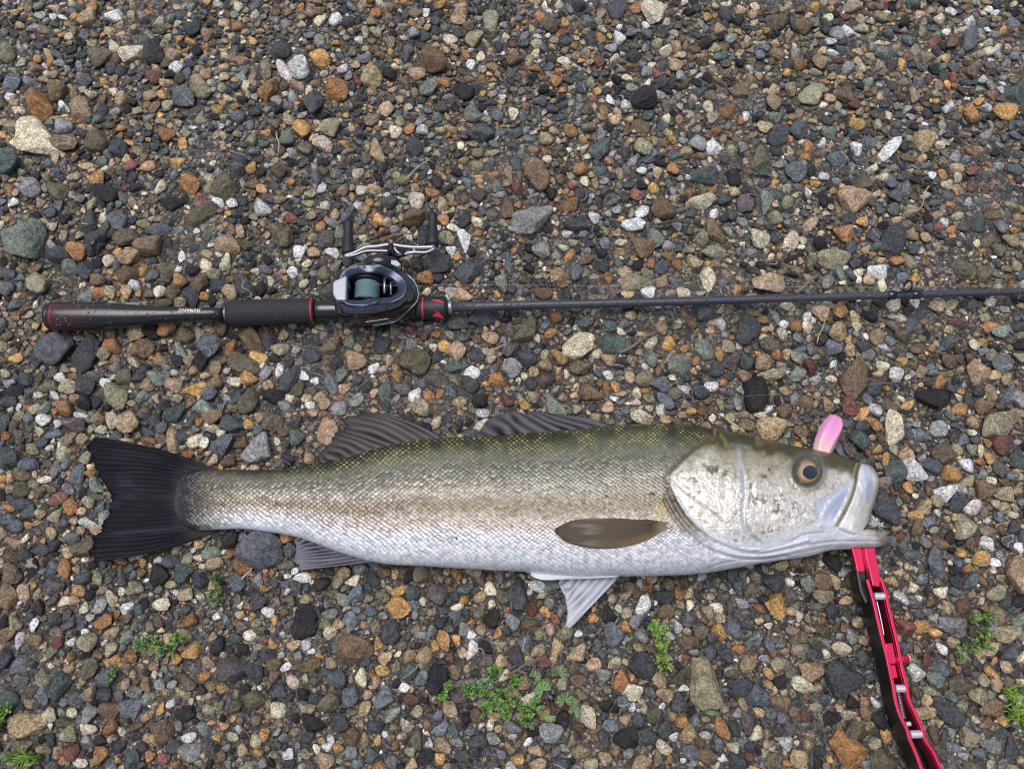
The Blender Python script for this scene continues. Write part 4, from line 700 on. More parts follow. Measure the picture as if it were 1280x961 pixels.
silv = np.clip(0.34 * body_m * sstep(.12, .25, V) * (1 - .6 * sstep(.7, .9, V)) + 0.30 * hm * (1 - crown) * (1 - throat_m), 0, 1) * (1 - sstep(270, 222, X))
mix(sstep(6, 1, D) * sstep(262, 236, X), C(20, 20, 26))
colr = np.clip(colr * 0.92, 0.004, 0.9)

ftop = P(X, Y, Z0 + H)
fbot = P(X, Y, Z0); fbot[:, 2] = np.maximum(Z0 - 0.62 * np.where(rim, 0, base_h), 0.0055)
nv_ = len(X)
quads = np.stack([idx.reshape(nr, nc)[:-1, :-1], idx.reshape(nr, nc)[1:, :-1], idx.reshape(nr, nc)[1:, 1:], idx.reshape(nr, nc)[:-1, 1:]], -1).reshape(-1, 4)[cellok.ravel()]
# the hidden flank shares the rim and is coarser only in relief
bmap = np.where(rim, np.arange(nv_), -1); nb_ = (~rim).sum(); bmap[~rim] = nv_ + np.arange(nb_)
verts = np.concatenate([ftop, fbot[~rim]])
bq = bmap[quads][:, ::-1]
faces = np.concatenate([quads, bq])
fish_base = P3(640, 640, 0.0)
fish = thing('fish', fish_base, 'silver sea bass with black tail lying on its side on the gravel', 'fish')
me = bpy.data.meshes.new('body')
v_ = verts - np.array(fish_base)
me.vertices.add(len(v_)); me.vertices.foreach_set('co', v_.astype(np.float32).ravel())
me.loops.add(faces.size); me.loops.foreach_set('vertex_index', faces.astype(np.int32).ravel())
me.polygons.add(len(faces)); me.polygons.foreach_set('loop_start', np.arange(0, faces.size, 4, dtype=np.int32)); me.polygons.foreach_set('loop_total', np.full(len(faces), 4, np.int32))
me.update(calc_edges=True); me.validate()
me.polygons.foreach_set('use_smooth', np.ones(len(me.polygons), bool))
ca4 = np.ones((len(v_), 4), np.float32); ca4[:nv_, :3] = colr; ca4[nv_:, :3] = colr[~rim]
me.attributes.new('col', 'FLOAT_COLOR', 'POINT').data.foreach_set('color', ca4.ravel())
sv = np.concatenate([silv, silv[~rim]]).astype(np.float32)
me.attributes.new('silver', 'FLOAT', 'POINT').data.foreach_set('value', sv)
SKIN = vcol_mat('fish_skin', rough=0.34, coat=0.25, sil='silver', bump=0.25, bscale=1500)
me.materials.append(SKIN)
body = bpy.data.objects.new('body', me); col.objects.link(body); body.parent = fish
HZ = {}
def skin_z(x, y):
    i = np.argmin((X - x) ** 2 + (Y - y) ** 2); return float(Z0[i] + H[i])
body_z = lambda x: 0.0090 + 0.56 * float(cubic(THX, THY, np.array([float(x)]))[0])

# ---- eye
IRIS = vcol_mat('eye_iris', rough=0.18, coat=1.0, bump=0.0)
PUPIL = simple('eye_pupil', (0.012, 0.016, 0.034), rough=0.04, coat=1.0, var=0.05)
near0 = lambda x, y: np.argmin((X - x) ** 2 + (Y - y) ** 2)
def base_z(x, y):
    i = near0(x, y); return float(Z0[i] + base_h[i])
ce = base_z(1010, 588.5); sxe = (base_z(1030, 588.5) - base_z(990, 588.5)) / 40; sye = (base_z(1010, 608) - base_z(1010, 570)) / 38
def disc_dome(name, cx, cy, rx, ry, zc, hgt, mat, parent, colf=None, rings=14, seg=48):
    vs = []; cs = []; fs = []
    for i in range(rings + 1):
        r_ = i / rings
        for k_ in range(seg):
            t = 2 * math.pi * k_ / seg
            qx_, qy_ = cx + rx * r_ * math.cos(t), cy + ry * r_ * math.sin(t)
            p = P(qx_, qy_, ce + zc + sxe * (qx_ - 1010) + sye * (qy_ - 588.5) + hgt * (1 - r_ ** 2) - 0.002 * (i == rings))
            vs.append(p); cs.append(colf(r_, t) if colf else (0, 0, 0))
    fs = [(i * seg + k_, (i + 1) * seg + k_, (i + 1) * seg + (k_ + 1) % seg, i * seg + (k_ + 1) % seg) for i in range(rings) for k_ in range(seg)]
    o = build(name, vs, fs, mat, parent)
    if colf: o.data.attributes.new('col', 'FLOAT_COLOR', 'POINT').data.foreach_set('color', np.array([(*c, 1) for c in cs], np.float32).ravel())
    return o
def iris_col(r_, t):
    n_ = 0.85 + 0.3 * random.random()
    if r_ < .62: c = (176, 152, 108)
    elif r_ < .74: c = (158, 120, 76)
    elif r_ < .86: c = (116, 88, 60)
    else: c = (78, 70, 58)
    c = np.array(c, float)
    w3 = max(0.0, math.cos(t - math.pi * 1.2)) * max(0.0, min(1.0, (r_ - .5) / .25)); c = c * (1 - .7 * w3) + np.array((120, 118, 122)) * .7 * w3
    return tuple(lin(c) * n_)
eye = disc_dome('eye', 1009.7, 588.6, 17.0, 17.8, -0.0012, 0.0036, IRIS, fish, lambda r_, t: iris_col(min(1, r_ * 1.02), t))
pupil = disc_dome('pupil', 1012.4, 590.2, 9.6, 9.0, 0.0019, 0.0010, PUPIL, eye)

# ---- fins
def fin(name, base, tip, nr_, nv, zb, zt, colf, mat, ridge=0.0006, bow=0.0, jag=0.0, rays=16, thick=0.0007, wob=0.0015, seed=1, close=False, parent=fish):
    """sheet between a base line and a tip line (photograph points), ridged by its rays"""
    nu = rays * 6 + 1
    B, Tp = smooth_line(base, nu), smooth_line(tip, nu)
    g = np.zeros((nv, nu, 3)); cc = np.zeros((nv, nu, 4)); cc[..., 3] = 1
    uu = np.linspace(0, 1, nu); rr_ = np.random.default_rng(seed)
    jg = rr_.uniform(-1, 1, rays + 1); wv = rr_.uniform(0, 6.28)
    for j in range(nv):
        v = j / (nv - 1)
        ph_ = uu * rays + 0.9 * (vnoise(uu * 7 + seed, np.full(nu, v * 2.2 + 3), seed + 80) - .5) * (0.3 + v)
        ray = np.abs(np.cos(np.pi * ph_)) ** 2 * (.55 + .75 * vnoise(uu * rays * .5 + 5, np.full(nu, v * 3 + 1), seed + 81))
        ext = 1 + jag * (np.interp(uu * rays, np.arange(rays + 1), jg) + 0.5 * (ray - .5)) * (v ** 4)
        dirv = Tp - B
        q = B + dirv * (v * ext)[:, None]
        nrm = np.stack([-dirv[:, 1], dirv[:, 0]], 1); nrm /= np.linalg.norm(nrm, axis=1)[:, None] + 1e-9
        q = q + nrm * (bow * math.sin(math.pi * v) * (2 * uu - 1))[:, None]
        zbu = zb(q[:, 0]) if callable(zb) else np.full(nu, zb)
        z = zbu * (1 - v) + zt * v + ridge * ray * (1 - .6 * v) + wob * v * np.sin(uu * 9 + wv) * .6 + wob * .5 * math.sin(v * 4 + wv)
        g[j] = P(q[:, 0], q[:, 1], z)
        cc[j, :, :3] = colf(uu, v, ray)
    m_ = MB(); m_.grid(g); o = m_.build(name, mat, parent)
    o.data.attributes.new('col', 'FLOAT_COLOR', 'POINT').data.foreach_set('color', cc.astype(np.float32).ravel())
    return solid(o, thick)
FIN = vcol_mat('fin_membrane', rough=0.5, coat=0.05, bump=0.35, bscale=1200)
FIN.node_tree.nodes['Principled BSDF'].inputs['Specular IOR Level'].default_value = 0.22
def two(mem, ray_c, tipc=None, k_=0.6):
    mem, ray_c = lin(np.array(mem)), lin(np.array(ray_c))
    tp = lin(np.array(tipc)) if tipc is not None else None
    def f(uu, v, ray):
        m_ = (ray * k_)[:, None]; c = mem[None] * (1 - m_) + ray_c[None] * m_
        if tp is not None: w_ = v ** 3; c = c * (1 - w_) + tp[None] * w_
        return c * (0.88 + 0.24 * vnoise(uu * 37 + 3, np.full_like(uu, v * 9 + 2), 71))[:, None]
    return f
TAILM = vcol_mat('dark_tail', rough=0.5, coat=0.0, bump=0.35, bscale=1200)
TAILM.node_tree.nodes['Principled BSDF'].inputs['Specular IOR Level'].default_value = 0.09
bz = np.vectorize(body_z)
def tailc(uu, v, ray):
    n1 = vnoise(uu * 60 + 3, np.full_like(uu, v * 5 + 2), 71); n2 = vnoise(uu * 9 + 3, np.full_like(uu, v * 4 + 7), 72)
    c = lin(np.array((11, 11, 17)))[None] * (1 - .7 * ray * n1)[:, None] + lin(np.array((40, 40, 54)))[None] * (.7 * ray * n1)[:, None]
    sheen = (sstep(.62, .85, n2) * .5 * n1)[:, None]; c = c * (1 - sheen) + lin(np.array((56, 56, 76)))[None] * sheen  # sheen blotches painted into the fin colour
    b = sstep(.30, .05, v); br = lin(np.array((64, 58, 52)))[None] * (.5 + n1)[:, None]
    return c * (1 - b * .7) + br * b * .7
fin('caudal_fin', [(276, 588), (252, 594), (240, 606), (237, 624), (240, 643), (252, 657), (276, 662)],
    [(114, 545), (111, 556), (117, 580), (127, 602), (140, 620), (140, 632), (129, 655), (117, 674), (114, 690), (121, 702)], 0, 26, 0.0098, 0.0150,
    tailc, TAILM, ridge=.0007, bow=-6, jag=.035, rays=26, wob=.004, seed=3)
fin('rear_dorsal_fin', [(399, 579), (430, 574), (480, 560), (520, 552), (556, 548)], [(396, 575), (404, 562), (416, 545), (428, 531), (442, 518), (456, 515)], 0, 18, lambda x: bz(x) - .001, 0.0165,
    two((92, 85, 86), (15, 14, 15), (54, 48, 50), 1.0), FIN, ridge=.0010, bow=7, jag=.09, rays=13, seed=5)
fin('spiny_dorsal_fin', [(594, 547), (640, 544), (700, 539), (745, 535), (768, 532)], [(597, 545), (601, 538), (608, 530), (615, 522), (624, 515.5), (650, 515), (690, 516.5)], 0, 18, lambda x: bz(x) - .001, 0.021,
    two((100, 96, 100), (15, 14, 16), (70, 67, 72), 1.0), FIN, ridge=.0014, bow=2, jag=.13, rays=9, seed=7)
fin('anal_fin', [(368, 668), (395, 680), (430, 692), (468, 702)], [(369, 674), (371, 684), (371, 695), (370, 705), (373, 713)], 0, 18, lambda x: bz(x) - .001, 0.0150,
    two((112, 110, 120), (36, 36, 44), (112, 112, 122), 1.0), FIN, ridge=.0009, jag=.06, rays=10, seed=9)
fin('pelvic_fin', [(776, 719), (760, 721), (735, 722), (700, 722)], [(711, 787), (708, 770), (706, 748), (698, 728)], 0, 16, 0.0235, 0.0165,
    two((186, 190, 200), (104, 112, 130), (190, 190, 198), 1.0), FIN, ridge=.0009, jag=.06, rays=7, seed=12)
fin('folded_pelvic_fin', [(782, 713), (780, 716), (775, 719), (768, 721)], [(664, 714), (664, 719), (672, 723), (700, 724)], 0, 18, lambda x: bz(x) + .004, 0.0315,
    two((206, 210, 218), (186, 180, 158), (212, 216, 224), .5), FIN, ridge=.0006, jag=.01, rays=6, seed=14, wob=.0006)
pec = []
nvp, nup = 22, 61
pg = np.zeros((nvp, nup, 3)); pc = np.ones((nvp, nup, 4))
for j in range(nvp):
    v = j / (nvp - 1)
    xc = 836 - 138 * v
    cy = np.interp(v, [0, .3, .6, 1], [656, 665, 667, 664]); hw = np.interp(v, [0, .08, .2, .45, .7, .88, .96, 1], [3, 7, 13, 18.5, 19, 15, 10, 4])
    uu = np.linspace(-1, 1, nup); yy = cy + hw * uu
    ray = np.abs(np.cos(np.pi * (uu + 1) / 2 * 15)) ** 4
    zz = np.array([skin_z(836 - 138 * v, q) for q in yy]); zz = np.convolve(np.pad(zz, 6, 'edge'), np.ones(13) / 13, 'valid')
    xc = xc + v ** 3 * 5 * (vnoise(uu * 9 + 40, np.full(nup, 2.5), 79) - .5) * 2
    pg[j] = P(xc - 4 * (1 - uu ** 2), yy, zz + 0.0010 + 0.0009 * ray * (1 - .5 * v) - 0.0006 * np.abs(uu) ** 4)
    c = lin(np.array((88, 80, 66)))[None] * (1 - .55 * ray[:, None]) + lin(np.array((58, 52, 42)))[None] * .55 * ray[:, None]
    gold = (sstep(.2, .9, uu) * sstep(.75, .2, v) * .3)[:, None]; c = c * (1 - gold) + lin(np.array((158, 128, 66)))[None] * gold
    pale = (sstep(.55, .75, vnoise(uu * 4 + 9, np.full(nup, v * 6 + 4), 77)) * .5 * sstep(.5, .8, v))[:, None]; c = c * (1 - pale) + lin(np.array((150, 142, 132)))[None] * pale
    root = sstep(.14, .0, v); c = c * (1 - root * .7) + lin(np.array((168, 158, 132)))[None] * root * .7
    pc[j, :, :3] = c * (.85 + .3 * vnoise(uu * 20 + 30, np.full(nup, v * 14 + 4), 78))[:, None]
m_ = MB(); m_.grid(pg); o = m_.build('pectoral_fin', FIN, fish)
o.data.attributes.new('col', 'FLOAT_COLOR', 'POINT').data.foreach_set('color', pc.astype(np.float32).ravel()); solid(o, 0.0005)
# ------------------------------------------------------------------ rod
BLACK = simple('black_lacquer', srgb(20, 20, 24), rough=0.22, coat=0.7, var=0.1)
GUN = simple('gunmetal_paint', srgb(74, 80, 98), rough=0.22, metal=0.75, coat=0.4, bump=0.15, bscale=2500, var=0.12)
DARKMET = simple('dark_metal', srgb(44, 46, 54), rough=0.3, metal=0.6, coat=0.3, var=0.2)
SILVER = simple('silver_metal', srgb(168, 168, 176), rough=0.35, metal=0.85, var=0.12)
FOAM = simple('black_foam', srgb(40, 42, 46), rough=0.75, bump=0.5, bscale=2600, var=0.25)
RUBBER = simple('black_rubber', srgb(34, 35, 42), rough=0.5, bump=0.3, bscale=2200, var=0.2)
RED = simple('red_lacquer', srgb(196, 32, 62), rough=0.3, coat=0.4, var=0.15)
DRED = simple('dull_red', srgb(120, 36, 50), rough=0.35, coat=0.3)
WHITEP = simple('white_print', srgb(226, 226, 230), rough=0.5, var=0.05)
PALE = simple('silver_plastic', srgb(160, 163, 170), rough=0.3, metal=0.2, coat=0.3, var=0.08)
CARBON = simple('carbon_blank', srgb(56, 59, 70), rough=0.4, coat=0.3, bump=0.6, bscale=900, var=0.5, bdist=0.0008)
TEAL = simple('teal_braid', srgb(84, 118, 126), rough=0.55, bump=0.6, bscale=3500, var=0.25)
WATER = simple('water_bead', srgb(60, 62, 68), rough=0.05, coat=1.0, var=0.05)
b_ = WATER.node_tree.nodes['Principled BSDF']; b_.inputs['Transmission Weight'].default_value = 0.85; b_.inputs['IOR'].default_value = 1.33
# lacquered handle: wine red at the butt running into black
HANDLE, nt, b_ = nodes_of('wine_black_lacquer')
geo = N(nt, 'ShaderNodeNewGeometry'); sp = N(nt, 'ShaderNodeSeparateXYZ'); nt.links.new(geo.outputs['Position'], sp.inputs[0])
nzn = N(nt, 'ShaderNodeTexNoise'); setin(nzn, {'Scale': 160, 'Detail': 4}); nt.links.new(geo.outputs['Position'], nzn.inputs['Vector'])
mr = N(nt, 'ShaderNodeMapRange'); setin(mr, {'From Min': float(P(55, 395, .024)[0]), 'From Max': float(P(160, 395, .024)[0])}); nt.links.new(sp.outputs['X'], mr.inputs['Value'])
mxn = N(nt, 'ShaderNodeMath', operation='MULTIPLY_ADD'); mxn.inputs[1].default_value = 0.5; nt.links.new(nzn.outputs['Fac'], mxn.inputs[0]); nt.links.new(mr.outputs[0], mxn.inputs[2])
crn = N(nt, 'ShaderNodeValToRGB'); e = crn.color_ramp.elements
e[0].position = 0.2; e[0].color = (*srgb(70, 20, 32), 1); e[1].position = 0.95; e[1].color = (*srgb(18, 18, 22), 1)
nt.links.new(mxn.outputs[0], crn.inputs['Fac']); nt.links.new(crn.outputs['Color'], b_.inputs['Base Color'])
setin(b_, {'Roughness': 0.3, 'Coat Weight': 0.6, 'Coat Roughness': 0.15})

ROD_Z = 0.0212
mpp = lambda x, y, z: float(np.linalg.norm(P(x + .5, y, z) - P(x - .5, y, z)))
AX = ([60, 160, 240, 283, 340, 400, 470, 540, 566, 640, 780, 920, 1128, 1280, 1420, 1560], [395.5, 395.2, 392.6, 391.8, 389.8, 388, 386.5, 385, 384, 381.8, 378.6, 375, 368.6, 364.2, 360, 356])
def axis(x): return P3(x, float(np.interp(x, *AX)), ROD_Z)
def rodpart(name, xs, rp, mat, parent, seg=24):
    m_ = MB(); s_ = mpp(500, 388, ROD_Z)
    m_.tube([axis(x) for x in xs], [r_ * s_ for r_ in rp], seg=seg); return m_.build(name, mat, parent)
rod = thing('fishing_rod', axis(300) - Vector((0, 0, ROD_Z - .006)), 'black casting rod with wine red butt and foam foregrip lying across the gravel', 'fishing rod')
hx = [61, 61.5, 64, 68, 80, 100, 120, 140, 160, 180, 200, 220, 240, 262, 283]
hr = [9, 14, 16.6, 17.6, 18.3, 18.2, 17.8, 16.6, 15.0, 13.0, 11.2, 9.6, 8.7, 8.2, 8.0]
handle = rodpart('handle', hx, hr, HANDLE, rod, 32)
rodpart('butt_cap', [59.5, 60, 62, 65, 67], [7, 13.5, 16.6, 17.6, 17.9], BLACK, handle, 32)
rodpart('red_ring', [69.5, 70, 72, 72.5], [17, 18.0, 18.3, 17], DRED, handle, 32)
rodpart('silver_ring', [281.5, 281.8, 284.2, 284.5], [7.5, 9.2, 9.2, 7.5], SILVER, handle)
fg = rodpart('foregrip', [284.6, 285, 287, 291, 300, 340, 380, 391, 393.5, 394], [9, 13.5, 15.6, 16.3, 16.6, 16.2, 15.8, 15.6, 15, 11], FOAM, rod, 32)
rodpart('red_ring', [390, 390.3, 392, 392.3], [15, 16, 15.9, 14.5], RED, fg, 32)
seat = rodpart('reel_seat', [394.5, 396, 405, 420, 440, 470, 500, 515, 520], [11.5, 12.6, 12.2, 11.5, 11, 11, 12, 13, 13], BLACK, rod, 28)
nut = rodpart('locking_nut', [520.5, 521, 526, 527, 531, 532, 536, 537, 540, 555, 558.5, 559], [12, 13.4, 13.6, 13.0, 13.0, 13.6, 13.6, 13.2, 13.8, 14.2, 13.4, 11], RUBBER, rod, 28)
rodpart('red_ring', [527.2, 527.6, 530.4, 530.8], [12, 13.35, 13.35, 12], RED, nut, 28)
rodpart('silver_ring', [559.3, 559.6, 564, 565.5, 565.8], [8, 9.2, 9.2, 8.2, 7], SILVER, nut)
s_ = mpp(540, 385, ROD_Z)
for q in ([(538, 374.2), (544, 377.5), (556, 379.2), (550, 375.5)], [(537.5, 384), (540.5, 391.5), (554, 393.5), (548, 388.5)]):
    m_ = MB(); top_ = []
    a0 = axis(545)
    for (x, y) in q:                                        # red chevrons inlaid on the nut
        p = P3(x, y, ROD_Z + 0.011); dy = (p.y - a0.y) / (14.2 * s_); dy = max(-.95, min(.95, dy))
        top_.append((p.x, p.y, ROD_Z + 14.35 * s_ * math.sqrt(1 - dy * dy)))
    n_ = len(top_); m_.add(top_ + [(p[0], p[1], p[2] - .002) for p in top_], [tuple(range(n_))] + [(i, (i + 1) % n_, n_ + (i + 1) % n_, n_ + i) for i in range(n_)] + [tuple(range(2 * n_ - 1, n_ - 1, -1))])
    m_.build('red_chevron', RED, nut, smooth=False)
blank = rodpart('blank', [565.8, 566.2, 600, 640, 780, 920, 1128, 1280, 1420, 1560], [5.8, 6.8, 6.3, 5.9, 5.4, 5.0, 4.6, 4.4, 4.1, 3.9], CARBON, rod, 20)
rodpart('red_ring', [631, 631.4, 633.6, 634], [5, 6.15, 6.15, 5], DRED, blank)
# line guide: wrapped feet and a ring on a wire frame
rodpart('wrapping', [1109, 1110, 1119, 1120], [4.4, 6.0, 6.0, 4.4], BLACK, blank); rodpart('wrapping', [1139, 1140, 1150, 1151], [4.4, 6.0, 6.0, 4.4], BLACK, blank)
gc = axis(1129) + Vector((0, 0.0035, 0.0125))
ring = [gc + Vector((0.0016 * math.cos(t), 0.0062 * math.sin(t) * .9, 0.0062 * math.cos(t))) for t in np.linspace(0, 2 * math.pi, 25)]
m_ = MB(); m_.tube(ring, 0.0011, 8, caps=False); m_.tube([axis(1112) + Vector((0, 0, .004)), axis(1124) + Vector((0, .001, .006)), gc + Vector((-.001, 0, -.006))], .0008, 6)
m_.tube([axis(1148) + Vector((0, 0, .004)), axis(1136) + Vector((0, .001, .006)), gc + Vector((.001, 0, -.006))], .0008, 6)
guide = m_.build('guide', DARKMET, rod)
# lettering, reads upside down from the butt side
cu = bpy.data.curves.new('lettering', 'FONT'); cu.body = 'SHIMANO'; cu.size = 0.0056; cu.extrude = 0.0004; cu.align_x = 'CENTER'; cu.align_y = 'CENTER'; cu.space_character = 1.05; cu.offset = 0.00008
to = bpy.data.objects.new('lettering', cu); dg_ = bpy.context.evaluated_depsgraph_get(); col.objects.link(to); dg_.update()
tm = bpy.data.meshes.new_from_object(to.evaluated_get(dg_)); bpy.data.objects.remove(to)
tv = np.array([v.co[:] for v in tm.vertices]); wd = np.ptp(tv[:, 0])
r0 = float(np.interp(237, hx, hr)) * mpp(237, 392, ROD_Z); tv[:, 0] *= 26.5 * mpp(237, 388, ROD_Z + r0) / wd
c0 = P3(237, 387.8, ROD_Z + r0); a0 = axis(237); sl = (axis(250) - axis(224)).normalized()
lv = []
for v in tv:                                                # bent round the handle, turned half round
    x = c0.x - v[0]; yy = c0.y - v[1]; ay = a0.y + (x - a0.x) * sl.y / sl.x
    rr = float(np.interp(237 + (x - c0.x) / mpp(237, 392, ROD_Z), hx, hr)) * mpp(237, 392, ROD_Z)
    lv.append((x, yy, ROD_Z + math.sqrt(max(rr * rr - (yy - ay) ** 2, 1e-8)) + 0.00025 + (v[2] * .5)))
let = build('lettering', lv, [tuple(p.vertices) for p in tm.polygons], WHITEP, handle, smooth=False)
# rain beads on the handle, foregrip and blank
def beads(parent, name, spots, seed):
    m_ = MB(); rr = random.Random(seed)
    for (p, nrm) in spots:
        r_ = rr.choice((.0004, .0005, .0007, .0010)); m_.blob(p, r_ * rr.uniform(.9, 1.6), r_, r_ * .75, 7, 4, rr.uniform(0, 3))
    o = m_.build(name, WATER, parent); return tag(o, kind='stuff')
def rod_spots(x0, x1, n_, xs, rp, seed):
    rr = random.Random(seed); out = []
    for _ in range(n_):
        x = rr.uniform(x0, x1); t = rr.uniform(-1.1, 0.9); a = axis(x); r_ = float(np.interp(x, xs, rp)) * mpp(500, 388, ROD_Z)
        out.append((a + Vector((0, math.sin(t) * r_, math.cos(t) * r_)), None))
    return out
beads(handle, 'water_beads', rod_spots(75, 278, 150, hx, hr, 1), 2)
beads(fg, 'water_beads', rod_spots(290, 388, 60, [284, 300, 390], [15, 16.5, 15.8], 3), 4)
beads(blank, 'water_beads', rod_spots(570, 1290, 420, [566, 640, 920, 1128, 1300], [6.8, 5.9, 5.0, 4.6, 4.4], 5), 6)

# ------------------------------------------------------------------ reel
Q = lambda x, y: (400 + x / 5.824, 255 + y / 5.824)
def Q3(x, y, z): return P3(*Q(x, y), z)
reel = thing('baitcasting_reel', axis(468), 'low profile black and gunmetal baitcasting reel with teal line, mounted on the rod', 'fishing reel')
Opx = [(105, 720), (95, 620), (112, 540), (160, 480), (250, 440), (400, 425), (530, 452), (625, 500), (682, 560), (700, 630), (688, 690), (632, 735), (540, 772), (400, 800), (250, 812), (150, 798)]
Wpx = [(208, 692), (203, 600), (210, 530), (260, 514), (350, 505), (470, 512), (540, 556), (552, 605), (520, 640), (400, 668), (280, 690)]
def polar(poly, c, n_, z):
    poly = smooth_line(poly + [poly[0]], 160); out = []
    ang = np.arctan2(poly[:, 1] - c[1], poly[:, 0] - c[0]); rad = np.hypot(poly[:, 0] - c[0], poly[:, 1] - c[1])
    o_ = np.argsort(ang); ang, rad = ang[o_], rad[o_]
    th = np.linspace(-math.pi, math.pi, n_, endpoint=False)
    rr = np.interp(th, ang, rad, period=2 * math.pi)
    return np.array([Q3(c[0] + r_ * math.cos(t), c[1] + r_ * math.sin(t), z) for r_, t in zip(rr, th)])
cO = (385, 608); nO = 96
Oc, Wc = polar(Opx, cO, nO, .046), polar(Wpx, cO, nO, .050)
ctr = Oc.mean(0)
th_ = np.linspace(-math.pi, math.pi, nO, endpoint=False)
def layer(t, z, grow=1.0, dz=None):
    p = Wc * (1 - t) + Oc * t; p = ctr + (p - ctr) * grow; p = p.copy(); p[:, 2] = z if dz is None else z + dz; return [tuple(q) for q in p]
frontdrop = -0.006 * np.clip(np.cos(th_), 0, 1) ** 2            # the nose slopes down towards the tip of the rod
# waves along the top give the frame its sculpted facets
crest = 0.0012 * np.sin(th_ * 5 + 1)
m_ = MB(); m_.loft([layer(0, .016), layer(0, .0455, 1, frontdrop), layer(.02, .0482, 1, frontdrop), layer(.10, .0502, 1, frontdrop), layer(.14, .0506, 1, frontdrop + crest * .3), layer(.50, .0534, 1, frontdrop + crest),
                    layer(.56, .0535, 1, frontdrop + crest), layer(.60, .0526, 1, frontdrop + crest * .6), layer(.62, .0512, 1, frontdrop), layer(.66, .0506, 1, frontdrop), layer(.92, .0482, 1, frontdrop), layer(.985, .0466, 1, frontdrop * .8), layer(1, .0450, 1, frontdrop * .7), layer(1, .043, 1.005, frontdrop * .7)])
frame = m_.build('frame', GUN, reel)
m_ = MB(); m_.loft([layer(1, .0432, .99, frontdrop * .7), layer(1, .0415, 1.03, frontdrop * .6), layer(1, .034, 1.05), layer(1, .026, 1.04), layer(1, .022, 1.0), layer(1, .0205, .98), layer(1, .0165, .9), layer(1, .012, .7)], cap1=True)
side = m_.build('side_cover', BLACK, reel)
m_ = MB(); m_.prism([(p[0], p[1]) for p in (ctr + (Wc - ctr) * 1.05)], .014, .017); m_.build('inner_floor', BLACK, frame)
# silver trim along the lower edge of the side cover and up round the nose
tr = [np.array(layer(1, .0435, 1.012, frontdrop * .7)[i]) for i in range(nO)]; lo = [np.array(layer(1, .0235, 1.035)[i]) for i in range(nO)]
path = []
for i in range(nO):
    t = th_[i]
    if -0.5 < t < 1.75:
        k_ = sstep(0.3, 0.95, t); path.append(Vector(tr[i] * (1 - k_) + lo[i] * k_ + (tr[i] - ctr) * 0.02))
m_ = MB(); m_.tube(path, .0007, 8); m_.build('trim', SILVER, side)
path = [Vector(np.array(layer(1, .034, 1.06)[i])) for i in range(nO) if 1.0 < th_[i] < 1.9]
m_ = MB(); m_.tube(path, .0006, 6); m_.build('trim', SILVER, side)
# raised panels of the palm side
DULL = simple('satin_black', srgb(17, 18, 22), rough=0.5, var=0.1, spec=0.25)
for (pl_, z_) in (([(118, 790), (112, 730), (150, 700), (160, 790), (240, 806), (160, 806)], .0515), ([(590, 650), (660, 600), (690, 640), (680, 690), (640, 715), (560, 722)], .0490), ([(250, 770), (330, 752), (480, 730), (590, 722), (520, 765), (400, 790), (270, 800)], .0500), ([(470, 745), (560, 715), (640, 690), (585, 738), (500, 772)], .0515)):
    m_ = MB(); pp = [Q3(x, y, z_) for x, y in pl_]; m_.prism([(p.x, p.y) for p in pp], z_ - .008, z_ - .0015); bevel(m_.build('panel', DULL, side, smooth=False), .0008)
# thumb bar
pp = [Q3(x, y, .056) for x, y in [(92, 575), (106, 556), (150, 538), (196, 518), (190, 700), (118, 698), (92, 655)]]
m_ = MB(); m_.prism([(p.x, p.y) for p in pp], .030, .0562); bevel(m_.build('thumb_bar', PALE, reel, smooth=False), .0015, 3)
# spool
sc_ = Q3(328, 604, .050); sz = .0365; s_y = (Q3(330, 540, .05).y - Q3(330, 668, .05).y) / 2
prof = [(-1.28, .0060), (-1.28, .0155), (-1.16, .0162), (-1.1, .0150), (-1.02, .0118)]; prof += [(v, .0128 + .0004 * math.cos(v * 60)) for v in np.linspace(-1, 1, 41)]; prof += [(1.02, .0118), (1.1, .0150), (1.16, .0162), (1.28, .0155), (1.28, .006)]
spool = MB().tube([(sc_.x, sc_.y + v * s_y, sz) for v, r_ in prof if abs(v) <= 1.0], [r_ for v, r_ in prof if abs(v) <= 1.0], 40).build('spool', TEAL, reel)
for sg in (-1, 1):
    q = [(v, r_) for v, r_ in prof if v * sg > 1.0]; MB().tube([(sc_.x, sc_.y + v * s_y, sz) for v, r_ in q], [r_ for v, r_ in q], 40).build('flange', DARKMET, spool)
# line wind post and worm bar in front of the spool
p0, p1 = Q3(470, 520, .040), Q3(470, 650, .040)
m_ = MB(); m_.tube([p0, p1], .0016, 10); m_.tube([p0 + Vector((.006, 0, -.004)), p1 + Vector((.006, 0, -.004))], .0012, 10); m_.build('worm_shaft', SILVER, frame)
p0 = Q3(495, 610, .043); m_ = MB(); m_.blob(p0, .0022, .0030, .005, 10, 6); m_.build('line_guide', DARKMET, frame)
